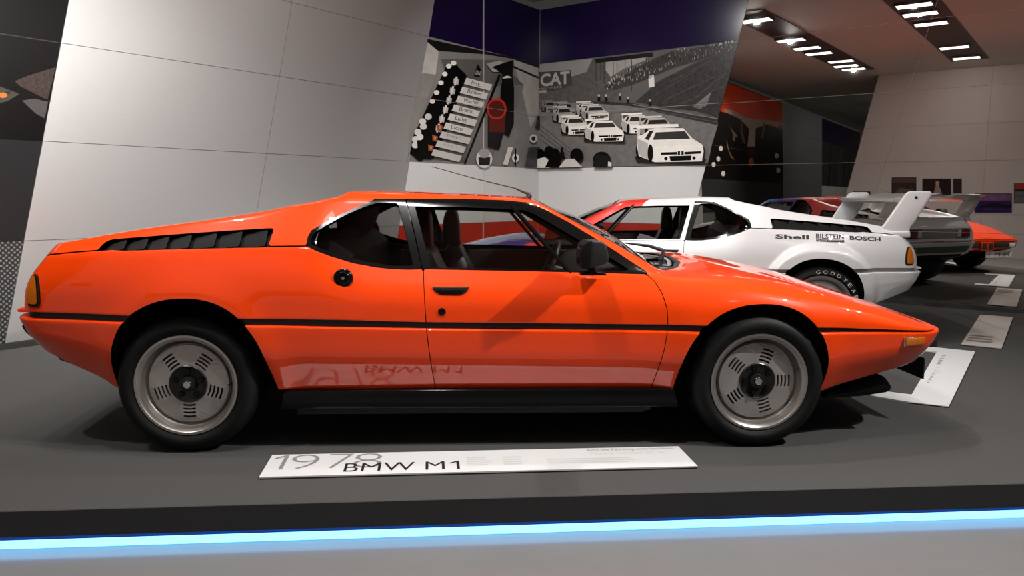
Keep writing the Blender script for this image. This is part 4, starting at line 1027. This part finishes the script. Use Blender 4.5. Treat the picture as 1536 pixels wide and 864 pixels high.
def K(v, n=0., ns=8.):
    v = int(min(max(114 + (v - 108) * 1.28, 6), 242)); return ink(v, int(v * .98), int(v * .95), n, ns)

# race mural on the right wall
P = Print(WR, wr, 4.116, 800, 50)
z0, z1 = ROWS[2], ROWS[4]
P.tz([(.014, z0), (MR(z0) - G, z0), (MR(z1) - G, z1), (.014, z1)], K(92, .12, 2.))
P.poly([(35, 190), (390, 155), (560, 330), (500, 420), (240, 430), (35, 470)], K(86, .2, 24))            # hazy trees
P.poly([(35, 192), (370, 155), (330, 240), (250, 265), (35, 300)], K(128, .06, 3))                        # pale sky
P.poly([(450, 160), (720, 130), (700, 165), (560, 220), (480, 270), (450, 230)], K(140, .1, 6))
P.poly([(380, 160), (740, 118), (740, 145), (390, 185)], K(38, .2, 8))                                      # stand roof
for x, a, b in ((390, 165, 300), (440, 150, 310), (497, 160, 290), (520, 158, 270), (570, 135, 250), (610, 150, 360), (700, 118, 200), (420, 160, 290)): P.line((x, a), (x, b), 4, K(55))
P.poly([(35, 240), (235, 228), (245, 320), (180, 345), (35, 372)], K(70, .1, 6))                             # hoarding
P.text('CAT', (48, 332), (228, 312), (48, 252), K(150)); P.text('MACHETE', (40, 352), (180, 338), (40, 338), K(130)); P.poly([(35, 355), (85, 350), (85, 366), (35, 372)], K(135))
P.poly([(440, 330), (700, 180), (860, 110), (1265, 55), (1262, 100), (880, 210), (640, 310), (500, 350)], K(66, .4, 60))   # crowd bank
rc = random.Random(3)
for i in range(260):
    u = rc.random(); w_ = rc.random(); x = 460 + 780 * u; yc = np.interp(x, [460, 700, 880, 1250], [315, 215, 140, 70]) ; y = yc + (w_ - .45) * np.interp(x, [460, 700, 1250], [50, 95, 60]); g_ = rc.choice([30, 45, 150, 175, 120, 190])
    r_ = rc.uniform(3, 6.5); P.poly([(x - r_ * .6, y + r_ * 1.6), (x + r_ * .7, y + r_ * 1.5), (x + r_ * .5, y - r_ * .4), (x, y - r_ * 1.6), (x - r_ * .5, y - r_ * .5)], K(g_), lift=0)
P.n += 1
P.poly([(635, 425), (770, 300), (1000, 185), (1258, 90), (1215, 260), (1150, 500), (1140, 520), (1000, 480), (820, 460)], K(62, .38, 26))   # grass slope
P.poly([(985, 455), (1105, 360), (1070, 450), (1030, 470)], K(105, .3, 12))
for x0_, y0_, x1_, y1_ in ((760, 380, 1010, 230), (800, 420, 1120, 270), (900, 440, 1180, 330), (850, 300, 1100, 170), (1000, 400, 1190, 250)): P.line((x0_, y0_), (x1_, y1_), 9, K(72, .4, 20))
P.poly([(715, 280), (750, 268), (752, 330), (718, 336)], K(190)); P.ell(725, 272, 9, 11, K(150)); P.ell(742, 266, 8, 10, K(170))
P.poly([(35, 470), (240, 430), (420, 425), (600, 440), (800, 480), (1145, 560), (1108, 680), (1080, 812), (35, 832)], K(108, .16, 14))        # road
P.poly([(240, 430), (420, 420), (620, 432), (900, 490), (1147, 520), (1140, 568), (820, 500), (600, 450), (430, 438)], K(60, .4, 15))          # barrier
for a_ in (0, 1): P.line((620, 440 + a_ * 14), (1144, 528 + a_ * 22), 5, K(120 - 40 * a_))
for x, y in ((410, 400), (455, 400), (540, 395), (590, 415), (725, 430)): P.poly([(x - 9, y + 20), (x + 9, y + 20), (x + 7, y - 10), (x - 7, y - 10)], K(35)); P.ell(x, y - 15, 7, 8, K(160))
for k in range(4): P.line((40, 560 + 30 * k), (240, 720 + 24 * k), 5, K(82))
def glyph(P, bx, by, k, fx=1., dim=1.):
    """a racing car seen from the front, as printed"""
    f_ = lambda pts: [(bx + (x - 855) * k * fx, by + (y - 690) * k) for x, y in pts]
    c = lambda v: K(int(v * dim), .05, 10)
    P.poly(f_([(650, 790), (1065, 805), (1085, 780), (640, 760)]), c(48))
    P.poly(f_([(657, 640), (662, 570), (672, 570), (676, 645)]), c(185)); P.poly(f_([(655, 572), (908, 562), (912, 582), (655, 592)]), c(225))
    P.ell(bx + (668 - 855) * k * fx, by + (725 - 690) * k, 20 * k, 52 * k, c(14))
    P.poly(f_([(660, 640), (700, 622), (735, 598), (765, 588), (940, 588), (995, 650), (1058, 690), (1066, 730), (1052, 792), (765, 797), (720, 780), (668, 760), (655, 700)]), c(205))
    P.poly(f_([(657, 650), (722, 680), (728, 780), (664, 755)]), c(165))
    P.poly(f_([(752, 660), (772, 614), (950, 606), (984, 653)]), c(62)); P.poly(f_([(704, 655), (732, 606), (758, 602), (728, 662)]), c(45))
    P.ell(bx + (738 - 855) * k * fx, by + (742 - 690) * k, 17 * k, 55 * k, c(12))
    P.poly(f_([(765, 700), (1050, 690), (1062, 715), (1056, 790), (768, 795)]), c(228))
    P.poly(f_([(802, 737), (903, 734), (903, 750), (804, 752)]), c(20)); P.poly(f_([(948, 734), (1050, 729), (1049, 744), (948, 750)]), c(20))
    for a_ in (907, 929): P.poly(f_([(a_, 729), (a_ + 14, 729), (a_ + 14, 752), (a_, 752)]), c(10))
    P.poly(f_([(855, 760), (990, 756), (988, 785), (862, 790)]), c(22))
    P.ell(bx + (834 - 855) * k * fx, by + (775 - 690) * k, 11 * k, 11 * k, c(18)); P.ell(bx + (1007 - 855) * k * fx, by + (772 - 690) * k, 10 * k, 11 * k, c(18))
glyph(P, 110, 455, .32, .8, .55); glyph(P, 200, 470, .38, .9, .6); glyph(P, 345, 470, .40, .9, .85); glyph(P, 390, 492, .42, 1, .85)
glyph(P, 200, 505, .45, .75, .75); glyph(P, 655, 562, .55, .9, .92); glyph(P, 775, 580, .55, 1, .8); glyph(P, 272, 572, .52, .8, .95); glyph(P, 450, 605, .62, .95); glyph(P, 855, 690, 1.0)
for x, y, rx, ry in ((60, 745, 28, 30), (115, 735, 30, 38), (150, 765, 38, 55), (285, 755, 40, 45), (440, 780, 55, 48)): P.ell(x, y, rx, ry, K(24, .3, 20))
P.poly([(35, 780), (90, 765), (130, 800), (120, 832), (35, 832)], K(195)); P.poly([(90, 830), (120, 770), (190, 790), (200, 828)], K(20)); P.poly([(175, 830), (215, 780), (270, 775), (320, 826)], K(180)); P.poly([(385, 825), (400, 745), (490, 760), (495, 823)], K(40)); P.poly([(480, 790), (500, 800), (500, 823), (478, 823)], K(190))
P.poly([(180, 770), (190, 705), (200, 705), (215, 775)], K(30))
P.tz([(.014, 2.257), (MR(2.26), 2.257), (MR(2.26), 2.263), (.014, 2.263)], K(125))
P.done('photo_mural', 'black and white photo mural of white racing cars coming round a bend')

# switch panel mural on the left wall
P = Print(WL, wl, 4.114, 600, 50)
c0 = lambda z: C0(z) - G
P.tz([(.014, z0), (c0(z0), z0), (c0(z1), z1), (.014, z1)], K(120, .12, 2))
P.poly([(165, 35), (860, 185), (855, 275), (700, 160), (520, 130), (240, 110), (160, 80)], K(38, .2, 5))
P.poly([(165, 55), (235, 115), (215, 255), (130, 245)], K(165, .1, 8)); P.poly([(130, 245), (215, 255), (150, 440), (70, 640), (40, 800), (60, 560)], K(128, .12, 5))
P.poly([(690, 160), (850, 215), (850, 500), (800, 580), (740, 320)], K(150, .12, 4)); P.line((690, 205), (850, 275), 12, K(25))
P.poly([(245, 160), (600, 165), (760, 320), (640, 700), (400, 800), (190, 780), (330, 400)], K(92, .15, 4))
P.poly([(510, 330), (760, 320), (620, 800), (390, 805)], K(112, .12, 4)); P.poly([(640, 470), (780, 480), (760, 700), (690, 815), (560, 815)], K(122, .1, 5))
P.poly([(285, 190), (350, 210), (400, 250), (200, 775), (55, 745), (75, 640)], K(16, .3, 10))
for x, y in ((325, 184), (295, 203), (270, 252), (246, 306), (219, 366), (193, 420)):
    P.poly([(x - 8, y), (x + 15, y + 8), (x + 75, y + 75), (x + 40, y + 105)], K(12)); P.ell(x, y, 17, 15, K(205))
for i in range(6):
    x = 345 - i * 22; y = 290 + i * 58; P.poly([(x - 20, y - 12), (x + 12, y - 4), (x + 6, y + 30), (x - 24, y + 18)], K(170)); P.poly([(x - 8, y - 22), (x + 4, y - 20), (x - 10, y + 34), (x - 20, y + 30)], K(190))
for x, y in ((238, 580), (208, 645), (182, 705)): P.poly([(x - 18, y - 20), (x + 18, y - 8), (x + 10, y + 24), (x - 16, y + 20)], ink(150, 78, 45)); P.poly([(x - 6, y - 10), (x + 8, y - 6), (x + 2, y + 14), (x - 8, y + 10)], ink(205, 140, 100))
for x, y in ((165, 515), (135, 575), (113, 640), (85, 690), (130, 545), (100, 610), (85, 655)): P.ell(x, y, 22, 20, K(185 + (x % 3) * 8))
P.poly([(95, 660), (140, 660), (145, 720), (190, 750), (185, 780), (140, 775), (120, 790), (95, 780), (60, 745), (60, 725), (100, 735)], K(14))
P.poly([(390, 255), (405, 262), (215, 760), (190, 775)], K(10)); P.poly([(600, 250), (612, 262), (395, 805), (384, 803)], K(14))
lab = ['Inst.', 'Blinker', 'Wischer', 'Bremt.', 'Licht', 'Licht', 'Pump 2', 'Pump 1', None]
for i in range(9):
    x, y = 400 - i * 25.5, 275 + i * 55; w_ = 160 + (i > 3) * 8 + (i > 5) * 14 - (8 if i > 6 else 0); hh = 38
    P.poly([(x, y), (x + w_, y + 42), (x + w_ - 16, y + 42 + hh), (x - 16, y + hh)], K(185 - (i > 5) * 10, .04, 6))
    if lab[i]: P.text(lab[i], (x + 30, y + hh + 1), (x + 30 + [55, 90, 95, 90, 70, 75, 90, 85][i], y + hh + 18), (x + 35, y + 15), K([40, 40, 40, 40, 50, 70, 120, 145][i]))
P.poly([(445, 262), (468, 190), (490, 230), (480, 268)], K(25)); P.text('ON', (452, 256), (480, 262), (458, 228), K(180))
P.poly([(520, 190), (600, 168), (650, 190), (640, 235), (560, 240)], K(150, .1, 8)); P.poly([(555, 210), (610, 190), (690, 165), (680, 300), (690, 430), (640, 430), (615, 330), (620, 250)], K(16, .2, 10))
P.ell(650, 305, 38, 42, K(190)); P.poly([(615, 280), (685, 275), (690, 330), (612, 335)], K(14)); P.poly([(610, 330), (692, 330), (690, 560), (660, 640), (600, 600)], K(20, .2, 8))
P.poly([(530, 480), (640, 490), (630, 600), (600, 720), (530, 700)], K(40, .3, 5)); P.poly([(528, 470), (640, 480), (632, 612), (540, 608)], ink(95, 25, 18)); P.ell(583, 467, 62, 66, ink(190, 48, 34)); P.ell(582, 468, 50, 53, ink(88, 26, 20))
P.ell(507, 775, 50, 58, K(195)); P.poly([(470, 765), (545, 765), (540, 815), (475, 815)], K(50)); P.ell(507, 740, 34, 30, K(150))
P.poly([(655, 700), (685, 705), (650, 815), (622, 808)], K(195)); P.ell(700, 770, 22, 27, K(205)); P.ell(700, 770, 10, 14, K(60)); P.line((700, 710), (698, 820), 8, K(22))
P.ell(810, 650, 24, 26, K(190)); P.ell(810, 650, 13, 14, K(50)); P.poly([(780, 705), (850, 700), (850, 825), (758, 822)], K(70, .6, 40)); P.poly([(838, 500), (850, 510), (850, 590), (820, 585)], K(60, .5, 30))
P.tz([(.014, 2.2575), (2.43, 2.2575), (2.43, 2.2625), (.014, 2.2625)], K(120))
P.done('photo_mural', 'photo mural of a switch panel with white knobs, label strips and a red ring')

# dark mural at the far left, its red end seen in the mirror
P = Print(WL, wl, 1., 0, 0)
a0_ = lambda z: A0(z) + G
P.tz([(a0_(z0), z0), (D0(z0) - G, z0), (D0(ROWS[5]) - G, ROWS[5]), (a0_(ROWS[5]), ROWS[5])], ink(13, 10, 9, .2, 2))
P.poly([(21, 122), (40, 114), (82, 101), (76, 128), (70, 150), (50, 140), (30, 130)], ink(66, 56, 52, .35, 60)); P.poly([(32, 151), (50, 148), (71, 153), (66, 178), (52, 170)], ink(78, 74, 72, .1, 5)); P.poly([(-6, 128), (28, 141), (10, 152), (-6, 156)], ink(70, 64, 58)); P.ell(3, 143, 7, 4, ink(190, 110, 50)); P.ell(11, 139, 4, 2.5, ink(40, 50, 45))
P.tz([(A0(2.26) + G, 2.256), (D0(2.26), 2.256), (D0(2.26), 2.264), (A0(2.26) + G, 2.264)], K(70))
P2 = P; P2.tr = wlm; P2.k = 4.115; P2.ox = 1060; P2.oy = 100
top_ = ROWS[5] - .02
P.tz([(7.45, 3.02), (12.55, 3.0), (12.38, top_), (7.3, top_)], ink(196, 62, 22, .06, 1))
P.poly([(100, 262), (150, 268), (250, 318), (400, 332), (480, 350), (470, 385), (380, 352), (300, 382), (297, 492), (250, 495), (262, 385), (205, 325), (110, 278)], ink(150, 138, 122, .1, 3))
for pts in ([(215, 330), (225, 420), (240, 480), (222, 470), (205, 400)], [(140, 370), (190, 430), (170, 440)], [(120, 440), (140, 530), (170, 575), (150, 565), (125, 500)], [(350, 345), (335, 440), (345, 445), (362, 350)], [(440, 355), (470, 370), (450, 400)], [(160, 420), (172, 430), (168, 462), (158, 450)]): P.poly(pts, ink(96, 78, 62))
P.poly([(250, 505), (300, 505), (300, 560), (250, 560)], ink(50, 18, 12)); P.ell(272, 590, 16, 26, ink(140, 84, 40))
for x, y in ((70, 570), (40, 605), (430, 550), (440, 640), (100, 660), (85, 505)): P.ell(x, y, 12, 16, ink(180, 172, 165))
P.done('photo_mural', 'near-black photo mural with a grey cushion shape and a red upper band, far left')
P = Print(WL, wl, 1., 0, 0)
P.tz([(E0(z0) + G, z0), (23.9, z0), (23.9, z1), (E0(z1) + G, z1)], K(62, .3, 3))
for i in range(6): P.tz([(18.6 + i * .8, z0), (18.9 + i * .8, z0), (18.8 + i * .8, z1), (18.7 + i * .8, z1)], K(30 + 22 * (i % 3), .5, 6))
P.done('photo_mural', 'dim grey photo mural at the far end of the hall, seen in the mirror')

# pictures on the pale wall, seen in the mirror
def picture(px, label, parts):
    P = Print(WO, wo, 1., 0, 0, base=.020)
    for pts, m in parts: P.poly(pts, m)
    (x0, y0, x1, y1) = px
    bd = panel('photo_print', WO, [wo(x0, y0), wo(x1, y0), wo(x1, y1), wo(x0, y1)], M['grey_print'], None, off=.0195, back=.012)
    o = mesh_obj('printed_image', P.V, P.F, P.mats, bd, fmat=P.mi)
    tag(bd, label, 'picture', 'pictures on the pale wall')
R4 = lambda a, b, c, d: [(a, b), (c, b), (c, d), (a, d)]
picture((1338, 266, 1375, 295), 'dark brown picture on the pale wall, first of the row', [(R4(1339, 267, 1374, 294), ink(58, 46, 44, .4, 12)), (R4(1339, 267, 1374, 274), ink(90, 70, 66)), ([(1342, 290), (1350, 282), (1370, 284), (1372, 290)], ink(96, 84, 78))])
picture((1384, 268, 1427, 295), 'dark picture with a pale figure on the pale wall', [(R4(1385, 269, 1426, 294), ink(42, 34, 33, .3, 12)), ([(1400, 294), (1403, 281), (1410, 281), (1414, 294)], ink(150, 130, 120)), ([(1404, 280), (1404, 272), (1409, 272), (1409, 280)], ink(170, 140, 125))])
picture((1430, 268, 1443, 290), 'narrow dark picture beside the figure picture', [(R4(1431, 269, 1442, 289), ink(48, 42, 42, .4, 15))])
picture((1462, 290, 1518, 319), 'purple and black picture under the text on the pale wall', [(R4(1463, 291, 1517, 301), ink(120, 82, 120, .3, 10)), (R4(1463, 301, 1517, 318), ink(46, 34, 88, .4, 10)), ([(1463, 311), (1490, 304), (1517, 308), (1517, 312)], ink(28, 24, 34))])
picture((1521, 275, 1560, 305), 'picture with a red top and grey lower half at the frame edge', [(R4(1522, 276, 1559, 283), ink(170, 46, 40)), (R4(1522, 283, 1559, 285), ink(60, 50, 50)), (R4(1522, 287, 1559, 304), ink(95, 98, 95, .4, 14))])
picture((1280, 287, 1306, 297), 'small low picture with a red stripe on the pale wall', [(R4(1281, 288, 1305, 292), ink(60, 40, 38)), (R4(1281, 292, 1305, 296), ink(140, 50, 40))])
